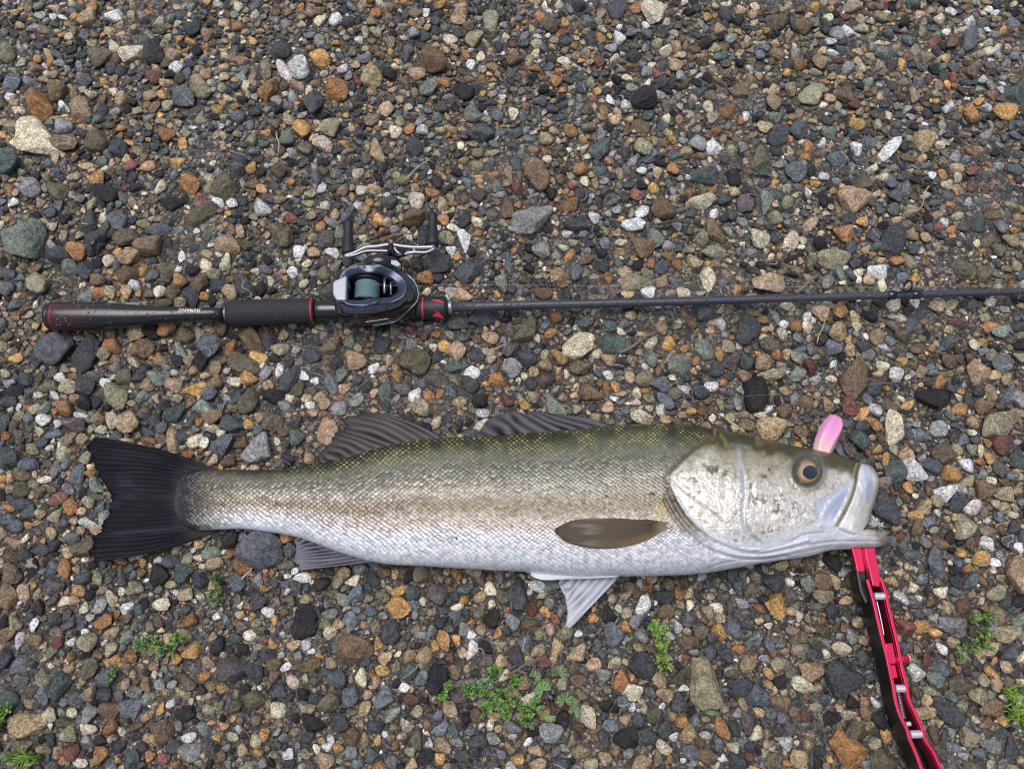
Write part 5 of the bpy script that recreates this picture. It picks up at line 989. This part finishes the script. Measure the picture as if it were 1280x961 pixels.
# crank side: gear cover, star drag, cranked handle and two knobs
yb = Q3(400, 430, .044).y; xb = Q3(430, 430, .044).x
cyl = lambda pts_, rad_, name, mat, par=reel, seg=32: MB().tube(pts_, rad_, seg).build(name, mat, par)
gcv = cyl([(xb, yb - .006, .033), (xb, yb + .002, .033), (xb, yb + .0055, .033), (xb, yb + .0075, .033), (xb, yb + .0078, .033)], [.0205, .0205, .0195, .016, .012], 'gear_cover', BLACK)
xs_ = Q3(520, 330, .036).x
cyl([(xs_, yb - .002, .034), (xs_, yb + .006, .034), (xs_, yb + .008, .034)], [.0125, .0120, .0095], 'drag_cap', DARKMET, gcv, 20)
pp = [Q3(x, y, .048) for x, y in [(440, 402), (560, 410), (590, 440), (570, 458), (500, 432), (440, 425)]]
m_ = MB(); m_.prism([(p.x, p.y) for p in pp], .040, .0485); bevel(m_.build('cover_plate', PALE, gcv, smooth=False), .0008)
star = MB(); yst = yb + .012
for k_ in range(5):
    t = 2 * math.pi * k_ / 5 + .3; star.tube([(xs_, yst, .034), (xs_ + .010 * math.cos(t), yst + .001, .034 + .010 * math.sin(t)), (xs_ + .0155 * math.cos(t), yst + .002, .034 + .0155 * math.sin(t))], [.0032, .0026, .0018], 8)
star.build('star_drag', DARKMET, reel)
HZ = .036
bars = [[(178, 384), (250, 360), (330, 322), (420, 312), (515, 300), (600, 312), (700, 320), (790, 318), (832, 316)],
        [(178, 388), (260, 372), (330, 348), (430, 344), (505, 346)], [(535, 312), (560, 350), (592, 372), (650, 358), (690, 344), (682, 328)], [(590, 374), (680, 356), (780, 352), (832, 330)]]
m_ = MB()
for bp_, w_ in zip(bars, (.0024, .0017, .0019, .0017)):
    sl_ = smooth_line(bp_, 40); m_.tube([Q3(x, y, HZ) for x, y in sl_], w_, 10, flat=1.3)
crank = m_.build('crank_arm', SILVER, reel)
hp = Q3(517, 330, HZ); cyl([(hp.x, yb, HZ), (hp.x, hp.y + .003, HZ), (hp.x, hp.y + .0055, HZ), (hp.x, hp.y + .006, HZ)], [.005, .0048, .0042, .002], 'retaining_nut', DARKMET, crank, 6)
cyl([Q3(517, 285, HZ), Q3(517, 262, HZ)], [.0016, .0016], 'bolt', SILVER, crank, 10)
for (x, y0, y1, w_) in ((205, 372, 128, 44), (820, 310, 68, 44)):
    kp = [(0, .35), (.02, .95), (.08, 1.12), (.2, 1.05), (.4, .86), (.7, .74), (.86, .80), (.95, .84), (.99, .7), (1.0, .3)]
    m1 = w_ / 5.824 * mpp(540, 290, HZ)
    a, b = Q3(x, y0, HZ - .003), Q3(x, y1, HZ - .003)
    kn = cyl([a.lerp(b, t) for t, _ in kp], [r_ * m1 for _, r_ in kp], 'knob', RUBBER, reel, 24)
    e_ = Q3(x, y0 + 14, HZ - .001); cyl([e_ + Vector((0, -.002, 0)), e_ + Vector((0, .003, 0))], [.0036, .0036], 'knob_pin', SILVER, kn, 16)
sp_ = []
rr = random.Random(9)
for _ in range(70):
    i = rr.randrange(nO); t = rr.uniform(.3, .95); z = float(np.interp(t, [.25, .5, .74, .93, 1], [.0525, .0545, .053, .049, .0455])) + frontdrop[i]
    p = Wc[i] * (1 - t) + Oc[i] * t; sp_.append((Vector((p[0], p[1], z)), None))
beads(frame, 'water_beads', sp_, 10)

# ------------------------------------------------------------------ fishing line
LINE = simple('pale_line', srgb(170, 164, 166), rough=0.35, var=0.1)
def strand(pts_, r_, label, n_=120, mat=LINE, group=None):
    q = np.array(pts_, float); t = np.r_[0, np.cumsum(np.hypot(*np.diff(q[:, :2], axis=0).T))]; u_ = np.linspace(0, t[-1], n_)
    path = [P3(cubic(t, q[:, 0], np.array([a]))[0], cubic(t, q[:, 1], np.array([a]))[0], np.interp(a, t, q[:, 2])) for a in u_]
    m_ = MB(); m_.tube(path, r_, 5); return tag(m_.build('fishing_line', mat, None, loc=path[len(path) // 2]), label, 'fishing line', group)
strand([(470, 355, .047), (495, 357, .044), (560, 356, .040), (700, 357, .037), (900, 358, .036), (1128, 359, .037), (1290, 356, .035), (1560, 348, .033)], 0.00013, 'thin pale line running from the reel along the rod through its guide', 60)
strand([(700, 515, .024), (760, 511, .015), (850, 503, .014), (925, 496, .015), (1046, 485, .015), (1100, 479, .016), (1165, 474, .014), (1280, 464, .015), (1400, 452, .014)], 0.00012, 'slack pale line lying on the gravel between fish and rod shaft')
rr = random.Random(4)
kn = [(1090 + 15 * i / 22 + rr.uniform(-2, 2), 646 + 11 * i / 22 + rr.uniform(-3, 3), .030 + rr.uniform(-.003, .003)) for i in range(23)]
strand(kn, .00032, 'small tangle of white line at the open fish mouth', 110, simple('white_line', srgb(226, 226, 230), rough=0.4))

# ------------------------------------------------------------------ lip grip
CRIM = simple('crimson_anodised', srgb(206, 22, 78), rough=0.3, metal=0.4, coat=0.3, var=0.03)
DCRIM = simple('crimson_inside', srgb(150, 16, 56), rough=0.4, metal=0.4, var=0.05)  # darker copy of the crimson, inner-wall shade put into its colour
BLKA = simple('black_anodised', srgb(22, 22, 26), rough=0.35, metal=0.2, var=0.25)
G = lambda x, y, z: P3(1050 + x / 3.42, 680 + y / 3.42, z)
grip = thing('lip_grip', G(200, 450, .004), 'crimson and black metal fish lip grip clamped under the fish lower jaw', 'lip grip')
GZ = .040
railL = smooth_line([(118, 150), (138, 215), (165, 330), (182, 400), (200, 470), (215, 540), (230, 612), (240, 670), (262, 740), (288, 790), (300, 832), (325, 890), (352, 962), (392, 1060), (430, 1160)], 60)
railR = smooth_line([(178, 148), (196, 205), (212, 280), (234, 370), (252, 450), (268, 530), (285, 600), (296, 660), (325, 725), (352, 785), (368, 840), (402, 890), (425, 940), (470, 1050), (510, 1150)], 60)
def wall(line, w, z0, z1, name, mat, par, shift=0.0):
    c = [G(x, y, GZ) for x, y in line]; L_, R_ = [], []
    for i, p in enumerate(c):
        d = (c[min(i + 1, len(c) - 1)] - c[max(i - 1, 0)]); d.z = 0; d.normalize(); nrm = Vector((-d.y, d.x, 0))
        L_.append(p + nrm * (w / 2 + shift)); R_.append(p - nrm * (w / 2 - shift))
    rings = [[(a.x, a.y, z0), (b.x, b.y, z0), (b.x, b.y, z1), (a.x, a.y, z1)] for a, b in zip(L_, R_)]
    m_ = MB(); m_.loft(rings, True, True); return bevel(m_.build(name, mat, par, smooth=False), .0004, 2)
pl_l = wall(railL, .0024, .014, GZ - .0030, 'side_plate', BLKA, grip); wall(railL, .0027, GZ - .0028, GZ, 'rail', CRIM, pl_l)
pl_r = wall(railR, .0024, .014, GZ - .0030, 'side_plate', BLKA, grip); wall(railR, .0027, GZ - .0028, GZ, 'rail', CRIM, pl_r)
# crimson inner faces
wall(railR, .0006, .026, GZ - .0030, 'inner_face', DCRIM, pl_r, -.0016)
PINM = simple('bright_pin', srgb(214, 214, 218), rough=0.35, metal=0.5)
cl_ = (railL + railR) / 2
wall(cl_[4:], .0125, .0145, .017, 'channel_floor', BLKA, grip)
for (a, b) in (((146, 222), (190, 222)), ((236, 616), (282, 616)), ((300, 812), (346, 810)), ((282, 768), (300, 766))):
    MB().tube([G(*a, .0365), G(*a, .0365).lerp(G(*b, .0365), .02), G(*a, .0365).lerp(G(*b, .0365), .98), G(*b, .0365)], .0034 if a[0] != 282 else .0020, 16).build('pin', PINM, grip)
def block(poly, z0, z1, name, mat, par, bv=.0008):
    pp = [G(x, y, z1) for x, y in poly]; m_ = MB(); m_.prism([(p.x, p.y) for p in pp][::-1], z0, z1); return bevel(m_.build(name, mat, par, smooth=False), bv)
block([(50, 16), (92, 16), (104, 60), (108, 118), (74, 118), (62, 60)], .0255, .031, 'jaw', CRIM, grip)
block([(106, 15), (150, 15), (158, 60), (174, 150), (170, 184), (140, 178), (128, 120), (112, 60)], .031, .0385, 'jaw', CRIM, grip)
block([(56, -40), (146, -40), (150, 40), (70, 40)], .009, .0125, 'lower_jaw_hook', CRIM, grip)
block([(66, 108), (92, 94), (112, 104), (124, 180), (132, 250), (112, 262), (84, 200)], .012, .030, 'pivot_arm', BLKA, grip, .003)
block([(194, 424), (226, 420), (242, 500), (236, 512), (206, 512)], .016, .0385, 'slider', CRIM, grip)
block([(204, 512), (238, 514), (250, 572), (222, 574)], .014, .033, 'slider', CRIM, grip)
a, b = G(236, 496, .036), G(290, 486, .036)
tr_ = MB().tube([a, b], [.0036, .0032], 16).build('trigger', CRIM, grip); MB().tube([b - (b - a) * .02, b + (b - a) * .12], [.0040, .0036], 16).build('trigger_cap', simple('pink_cap', srgb(206, 150, 150), rough=.4), tr_)
spc = smooth_line([(156, 240), (170, 300), (188, 390)], 20); MB().tube([G(x, y, .033) for x, y in spc], .0010, 8).build('spring_wire', SILVER, grip)
co = []
p0, p1 = G(246, 625, .030), G(272, 745, .030)
for i in range(160):
    t = i / 159; a = t * 2 * math.pi * 16; p = p0.lerp(p1, t); co.append(p + Vector((.0022 * math.cos(a), 0, .0022 * math.sin(a))))
MB().tube(co, .0005, 5).build('coil_spring', SILVER, grip)
for (x, y) in ((96, 250), (150, 470), (190, 640), (236, 800)):
    c = G(x + 55, y, .026); d = Vector((-1, .25, 0)).normalized()
    MB().tube([c - d * .001, c + d * .0012], .0024, 14).build('rivet', DARKMET, pl_l)

# ------------------------------------------------------------------ pink lure behind the head
PINK = vcol_mat('pink_soft_plastic', rough=0.3, coat=0.5)
PINK.node_tree.nodes['Principled BSDF'].inputs['Subsurface Weight'].default_value = 0.15
PINK.node_tree.nodes['Principled BSDF'].inputs['Subsurface Radius'].default_value = (0.004, 0.002, 0.002)
sec = [(1026, 576, 9.5), (1027, 568, 10.5), (1029, 560, 12), (1032, 552, 13.5), (1036, 543, 14.5), (1040, 535, 14), (1043, 528, 11.5), (1044.5, 523, 8.5), (1045, 520.5, 6), (1045, 519.5, 3)]
rings = []; cs = []
nseg = 40
for j, (x, y, w_) in enumerate(sec):
    c = P3(x, y, .024 - j * .0006); m1 = mpp(x, y, .024)
    dirv = Vector((.45, 1, 0)).normalized(); sd_ = Vector((1, -.45, 0)).normalized(); ring = []
    for k_ in range(nseg):
        t = 2 * math.pi * k_ / nseg
        ps = (t + .25 + j * .03) % (2 * math.pi / 5); r_ = w_ * m1 * 1.06 * (math.cos(math.pi / 5) / math.cos(ps - math.pi / 5)) * (1 + .05 * math.sin(2 * t + j))
        p = c + sd_ * (math.cos(t) * r_) + Vector((0, 0, math.sin(t) * r_ * .72)); ring.append(tuple(p))
        w2 = j / (len(sec) - 1); base_ = np.array((236, 222, 170)) * max(0, 1 - w2 * 2.2) + np.array((238, 168, 212)) * min(1, w2 * 2.2)
        base_ = base_ * (1 - .35 * w2) + np.array((232, 126, 190)) * .35 * w2
        cs.append((*lin(np.clip(base_ + 10 * math.sin(3 * t), 0, 255)), 1))
    rings.append(ring)
m_ = MB(); m_.loft(rings, True, True)
o = m_.build('lure', PINK, None, loc=P3(1036, 545, .01)); tag(o, 'glossy pink petal-shaped lure poking out behind the fish forehead', 'lure')
o.data.attributes.new('col', 'FLOAT_COLOR', 'POINT').data.foreach_set('color', np.array(cs, np.float32).ravel())

# ------------------------------------------------------------------ weeds
LEAFY = vcol_mat('weed_leaf', rough=0.45, coat=0.1)
STEMM = simple('weed_stem', srgb(96, 84, 50), rough=0.6); REDST = simple('red_stem', srgb(84, 46, 46), rough=0.55)
def colour(o, cs): o.data.attributes.new('col', 'FLOAT_COLOR', 'POINT').data.foreach_set('color', np.array(cs, np.float32).ravel())
def leaf_verts(c, d, l, w, up):
    """a small folded leaf blade"""
    d = d.normalized(); s_ = d.cross(Vector((0, 0, 1))).normalized()
    mid = c + d * l * .5 + Vector((0, 0, up)); tip = c + d * l + Vector((0, 0, up * .4))
    return [c, c + d * l * .3 + s_ * w * .4 + Vector((0, 0, up * .9)), c + d * l * .65 + s_ * w * .5 + Vector((0, 0, up * 1.3)), tip, c + d * l * .65 - s_ * w * .5 + Vector((0, 0, up * 1.3)), c + d * l * .3 - s_ * w * .4 + Vector((0, 0, up * .9)), mid], \
           [(0, 1, 6), (1, 2, 6), (2, 3, 6), (3, 4, 6), (4, 5, 6), (5, 0, 6)]
def weed(name, label, cat, sprigs, hue, seed, leaf=(.0022, .0045), dens=9, grass=False, group=None):
    rr = random.Random(seed); x0 = sum(s[0] for s in sprigs) / len(sprigs); y0 = sum(s[1] for s in sprigs) / len(sprigs)
    t = thing(name, P3(x0, y0, .004), label, cat, group); fo, st, cs = MB(), MB(), []
    for (x, y, r_) in sprigs:
        c = P3(x, y, .004); m1 = mpp(x, y, 0)
        for _ in range(dens):
            a = rr.uniform(0, 6.28); l = r_ * m1 * rr.uniform(.5, 1.1); d = Vector((math.cos(a), math.sin(a), 0)); hgt = rr.uniform(.006, .015)
            base = c + Vector((rr.uniform(-.3, .3) * r_ * m1, rr.uniform(-.3, .3) * r_ * m1, 0))
            pth = [base + d * l * k_ / 5 + Vector((0, 0, hgt * math.sin(k_ / 5 * 1.9))) for k_ in range(6)]
            if grass:
                w_ = rr.uniform(.0007, .0013); s_ = d.cross(Vector((0, 0, 1))); vs = []
                for k_, p in enumerate(pth): vs += [p + s_ * w_ * (1 - k_ / 5.5), p - s_ * w_ * (1 - k_ / 5.5)]
                fo.add(vs, [(2 * k_, 2 * k_ + 1, 2 * k_ + 3, 2 * k_ + 2) for k_ in range(5)]); n_ = len(vs)
                c_ = lin(np.array(hue, float) * rr.uniform(.75, 1.2)); cs += [(*np.clip(c_, 0, 1), 1)] * n_
                continue
            st.tube(pth, .00035, 5)
            for k_ in range(1, 6):
                for sd2 in (-1, 1, 0):
                    if rr.random() < .2: continue
                    ld = (d * rr.uniform(.2, .8) + Vector((-d.y, d.x, 0)) * sd2 * rr.uniform(.6, 1) + Vector((0, 0, rr.uniform(.1, .6))))
                    ll = rr.uniform(*leaf); vs, fs = leaf_verts(pth[k_], ld, ll, ll * rr.uniform(.35, .6), ll * rr.uniform(0, .2)); fo.add(vs, fs)
                    c_ = lin(np.clip(np.array(hue, float) * rr.uniform(.7, 1.2) + np.array((rr.uniform(-14, 8), 0, 0)), 0, 255)); cs += [(*np.clip(c_, 0, 1), 1)] * len(vs)
    colour(fo.build('foliage', LEAFY, t, smooth=False), cs)
    if not grass: st.build('stem', STEMM, t)
    return t
GRN = (98, 138, 56)
weed('creeping_weed', 'large yellow-green creeping weed clump beside palmate leaves near the fish belly', 'weed',
     [(556, 860, 9), (553, 869, 6), (588, 860, 10), (607, 853, 8), (611, 872, 9), (620, 840, 8), (627, 868, 10), (643, 851, 9), (634, 890, 10), (660, 902, 9), (610, 885, 8), (622, 880, 9), (645, 880, 9), (663, 885, 9), (598, 866, 7)], GRN, 1, (.0016, .0038), 7)
weed('weed_sprig', 'upright light green weed sprig beside the large khaki oblong stone', 'weed', [(822, 790, 10), (826, 803, 9), (828, 818, 9), (829, 830, 8), (816, 786, 7)], (116, 146, 60), 2, dens=7)
weed('weed_sprig', 'small green weed sprig on the belly side of the tail stalk', 'weed', [(274, 725, 8), (271, 738, 9), (276, 752, 8)], (92, 126, 56), 3, (.0016, .003), 9)
weed('weed_sprig', 'spreading green weed tuft on the belly side of the tail fin', 'weed', [(190, 800, 10), (203, 808, 12), (215, 812, 10), (182, 806, 8), (226, 797, 8)], (100, 132, 62), 4, (.002, .0042), 7)
weed('weed_sprig', 'tiny green weed sprig beside a blue-grey stone on the belly side of the tail', 'weed', [(150, 836, 7), (144, 846, 6)], (96, 122, 62), 5, (.0016, .003), 6)
weed('weed_sprig', 'bright green weed beside the large tan stone far from the tail fin', 'weed', [(8, 892, 10), (3, 906, 10), (12, 884, 7)], (112, 146, 56), 6, (.002, .004), 8)
weed('grass_tuft', 'low green grass tuft near the tan stone far from the tail fin', 'grass', [(20, 946, 12), (36, 948, 14), (48, 946, 10)], (112, 150, 64), 7, dens=22, grass=True)
weed('weed_sprig', 'feathery green weed past the trigger side of the lip grip', 'weed', [(1212, 778, 10), (1222, 790, 10), (1230, 772, 8), (1208, 805, 11), (1194, 818, 9), (1226, 806, 8)], (112, 142, 66), 8, (.0018, .0035), 7)
weed('grass_tuft', 'bright green grass tuft past the outer end of the lip grip', 'grass', [(1258, 866, 14), (1268, 880, 16), (1262, 892, 14), (1275, 862, 12), (1276, 896, 12)], (128, 160, 70), 9, dens=26, grass=True)
gw = thing('palmate_weed', P3(690, 868, .004), 'low weed with green palmate leaves and red stems beside the yellow-green clump', 'weed')
rr = random.Random(21)
for (x, y, r_, rot) in ((699, 843, 15, 1.3), (679, 863, 14, 2.2), (668, 846, 11, .8), (706, 877, 14, 1.9), (670, 879, 11, 2.6), (718, 891, 11, .9), (688, 894, 10, 4.2), (716, 878, 10, .3), (678, 888, 9, 3.3)):
    m1 = mpp(x, y, 0); c = P3(x, y, .013); mbl = MB(); cs = []; g0 = np.array((82, 116, 54), float) * rr.uniform(.85, 1.15)
    for k_ in range(7):
        a = rot + (k_ - 3) * .62; d = Vector((math.cos(a), math.sin(a), rr.uniform(-.1, .2))); l = r_ * m1 * (1 - .06 * abs(k_ - 3)) * rr.uniform(.85, 1.05)
        for (f0, off, ls) in ((0, 0, 1), (.45, .5, .5), (.45, -.5, .5)):
            dd = Vector((math.cos(a + off), math.sin(a + off), d.z)); vs, fs = leaf_verts(c + d * l * f0, dd, l * ls, l * ls * .26, l * .05); mbl.add(vs, fs)
            cs += [(*lin(np.clip(g0 * rr.uniform(.85, 1.15), 0, 255)), 1)] * len(vs)
    lf = mbl.build('leaf', LEAFY, gw, smooth=False); colour(lf, cs)
    base = P3(690 + rr.uniform(-6, 6), 872 + rr.uniform(-5, 5), .004)
    MB().tube([base, base.lerp(c, .5) + Vector((0, 0, .004)), c], .0006, 6).build('stalk', REDST, lf)
for (x, y) in ((694, 882), (708, 889)):
    c = P3(x, y, .007); mbl = MB(); cs = []
    for k_ in range(5):
        a = rr.uniform(0, 6.28); vs, fs = leaf_verts(c, Vector((math.cos(a), math.sin(a), .2)), .006, .002, .001); mbl.add(vs, fs); cs += [(*lin(np.array((74, 42, 44.)) * rr.uniform(.8, 1.2)), 1)] * len(vs)
    colour(mbl.build('red_leaf', LEAFY, gw, smooth=False), cs)
lf = MB(); pg_ = np.zeros((13, 5, 3))
for i in range(13):
    t = i / 12; w_ = 3.0 * math.sin(math.pi * min(1, t * 1.02)) ** .7 + .05
    for j in range(5): pg_[i, j] = P(880 + 22 * t, 890 + 2 * t + (j - 2) / 2 * w_, .0145 + .0012 * abs(j - 2) / 2 + .002 * math.sin(t * 3))
lf.grid(pg_); o = lf.build('fallen_leaf', simple('green_leaf', srgb(84, 112, 84), rough=.4, var=.2), None, loc=P3(890, 891, .012)); solid(o, .0003); tag(o, 'narrow fallen green leaf at the tip of the large khaki oblong stone', 'leaf')

# ------------------------------------------------------------------ twigs and straw
WOOD = simple('weathered_wood', srgb(120, 104, 84), rough=.7, bump=.6, bscale=900, var=.4); DWOOD = simple('dark_twig', srgb(74, 64, 56), rough=.65, bump=.6, bscale=900, var=.4)
STRAW = simple('straw', srgb(186, 164, 122), rough=.6, var=.2); RWOOD = simple('reddish_stem', srgb(108, 74, 60), rough=.6, var=.2)
TW = [(504.6, 224, 536, 199, .9, STRAW, 'straight pale straw lying beyond the reel knobs'), (1161, 233, 1148, 265, .8, STRAW, 'short pale straw standing out beyond the thin rod end'),
 (346, 165, 349, 191, .9, STRAW, 'upright pale straw between tan and grey-green stones beyond the foregrip'), (410, 84, 426, 85, .9, STRAW, 'tiny yellow straw beside an ochre stone far beyond the reel'),
 (463, 300, 486, 285, 2.6, DWOOD, 'thick dark twig piece under the crank arm of the reel'), (482, 297, 516, 290, 1.6, WOOD, 'pale thin twig between the two reel knobs'), (495, 302, 508, 294, 1.3, WOOD, 'short forked twig scrap behind the crank arm'),
 (821, 279, 862, 276, 1.8, DWOOD, 'dark curved twig lying beyond the middle of the rod shaft'), (774, 441, 822, 414, 2.2, WOOD, 'split grey-brown twig beside the dark teal oval stone'), (841, 359, 866, 415, .8, RWOOD, 'thin reddish arching stem passing under the rod shaft'),
 (1021, 428, 1031, 401, .8, STRAW, 'short tan straw between rod shaft and brown stone'), (994, 366, 1023, 344, 2.6, WOOD, 'grey weathered stick poking out behind the rod shaft'), (630, 843, 684, 819, 1.3, WOOD, 'long straight twig reaching into the large weed clump'),
 (1023, 826, 1074, 817, 1.2, WOOD, 'long pale twig touching the black lip grip side plate'), (622, 438, 622, 464, 1.4, RWOOD, 'short brown twig between purple-grey and rust-orange stones'), (243, 805, 270, 794, .9, WOOD, 'thin twig beside the green weed tuft near the tail fin'),
 (907, 522, 931, 541, 1.7, STRAW, 'pale broken stalk resting against the fish forehead'), (1026, 824, 1050, 820, .8, DWOOD, 'fine dark stem lying along the long pale twig'), (1244, 657, 1262, 651, .7, STRAW, 'fine straw past the fish snout'),
 (298, 902, 313, 922, 1.6, RWOOD, 'reddish bark sliver near the tail among fine grit'), (613, 437, 633, 431, 1.0, STRAW, 'short cream straw beside the purple-grey stone near the rod'), (167, 446, 200, 463, 1.8, DWOOD, 'dark bent twig between the tapered rod handle and the tail'),
 (302, 724, 315, 710, 1.4, STRAW, 'short straw near the blue-grey stone near the tail stalk'), (1063, 566, 1070, 548, .7, RWOOD, 'fine brown stem beside the pink lure')]
rr = random.Random(33)
for (x0, y0, x1, y1, w_, mat, lab) in TW:
    a, b = P3(x0, y0, .0125), P3(x1, y1, .0145); n_ = 9; m1 = mpp(x0, y0, 0); l = (b - a).length
    s_ = Vector((-(b - a).y, (b - a).x, 0)).normalized(); ph = rr.uniform(0, 6)
    path = [a.lerp(b, i / (n_ - 1)) + s_ * (l * .03 * math.sin(i * .9 + ph)) + Vector((0, 0, .0008 * math.sin(i * 1.7 + ph))) for i in range(n_)]
    m_ = MB(); m_.tube(path, [w_ * m1 * (1.05 - .45 * i / (n_ - 1)) * rr.uniform(.88, 1.1) for i in range(n_)], 8)
    if w_ > 1.2:
        k_ = rr.randrange(3, 6); m_.tube([path[k_], path[k_] + (b - a) * .12 + s_ * l * .09], [w_ * m1 * .5, w_ * m1 * .25], 6)
    tag(m_.build('straw' if mat is STRAW else 'twig', mat, None, loc=path[4]), lab, 'straw' if mat is STRAW else 'twig', 'twigs and straws scattered on the gravel')
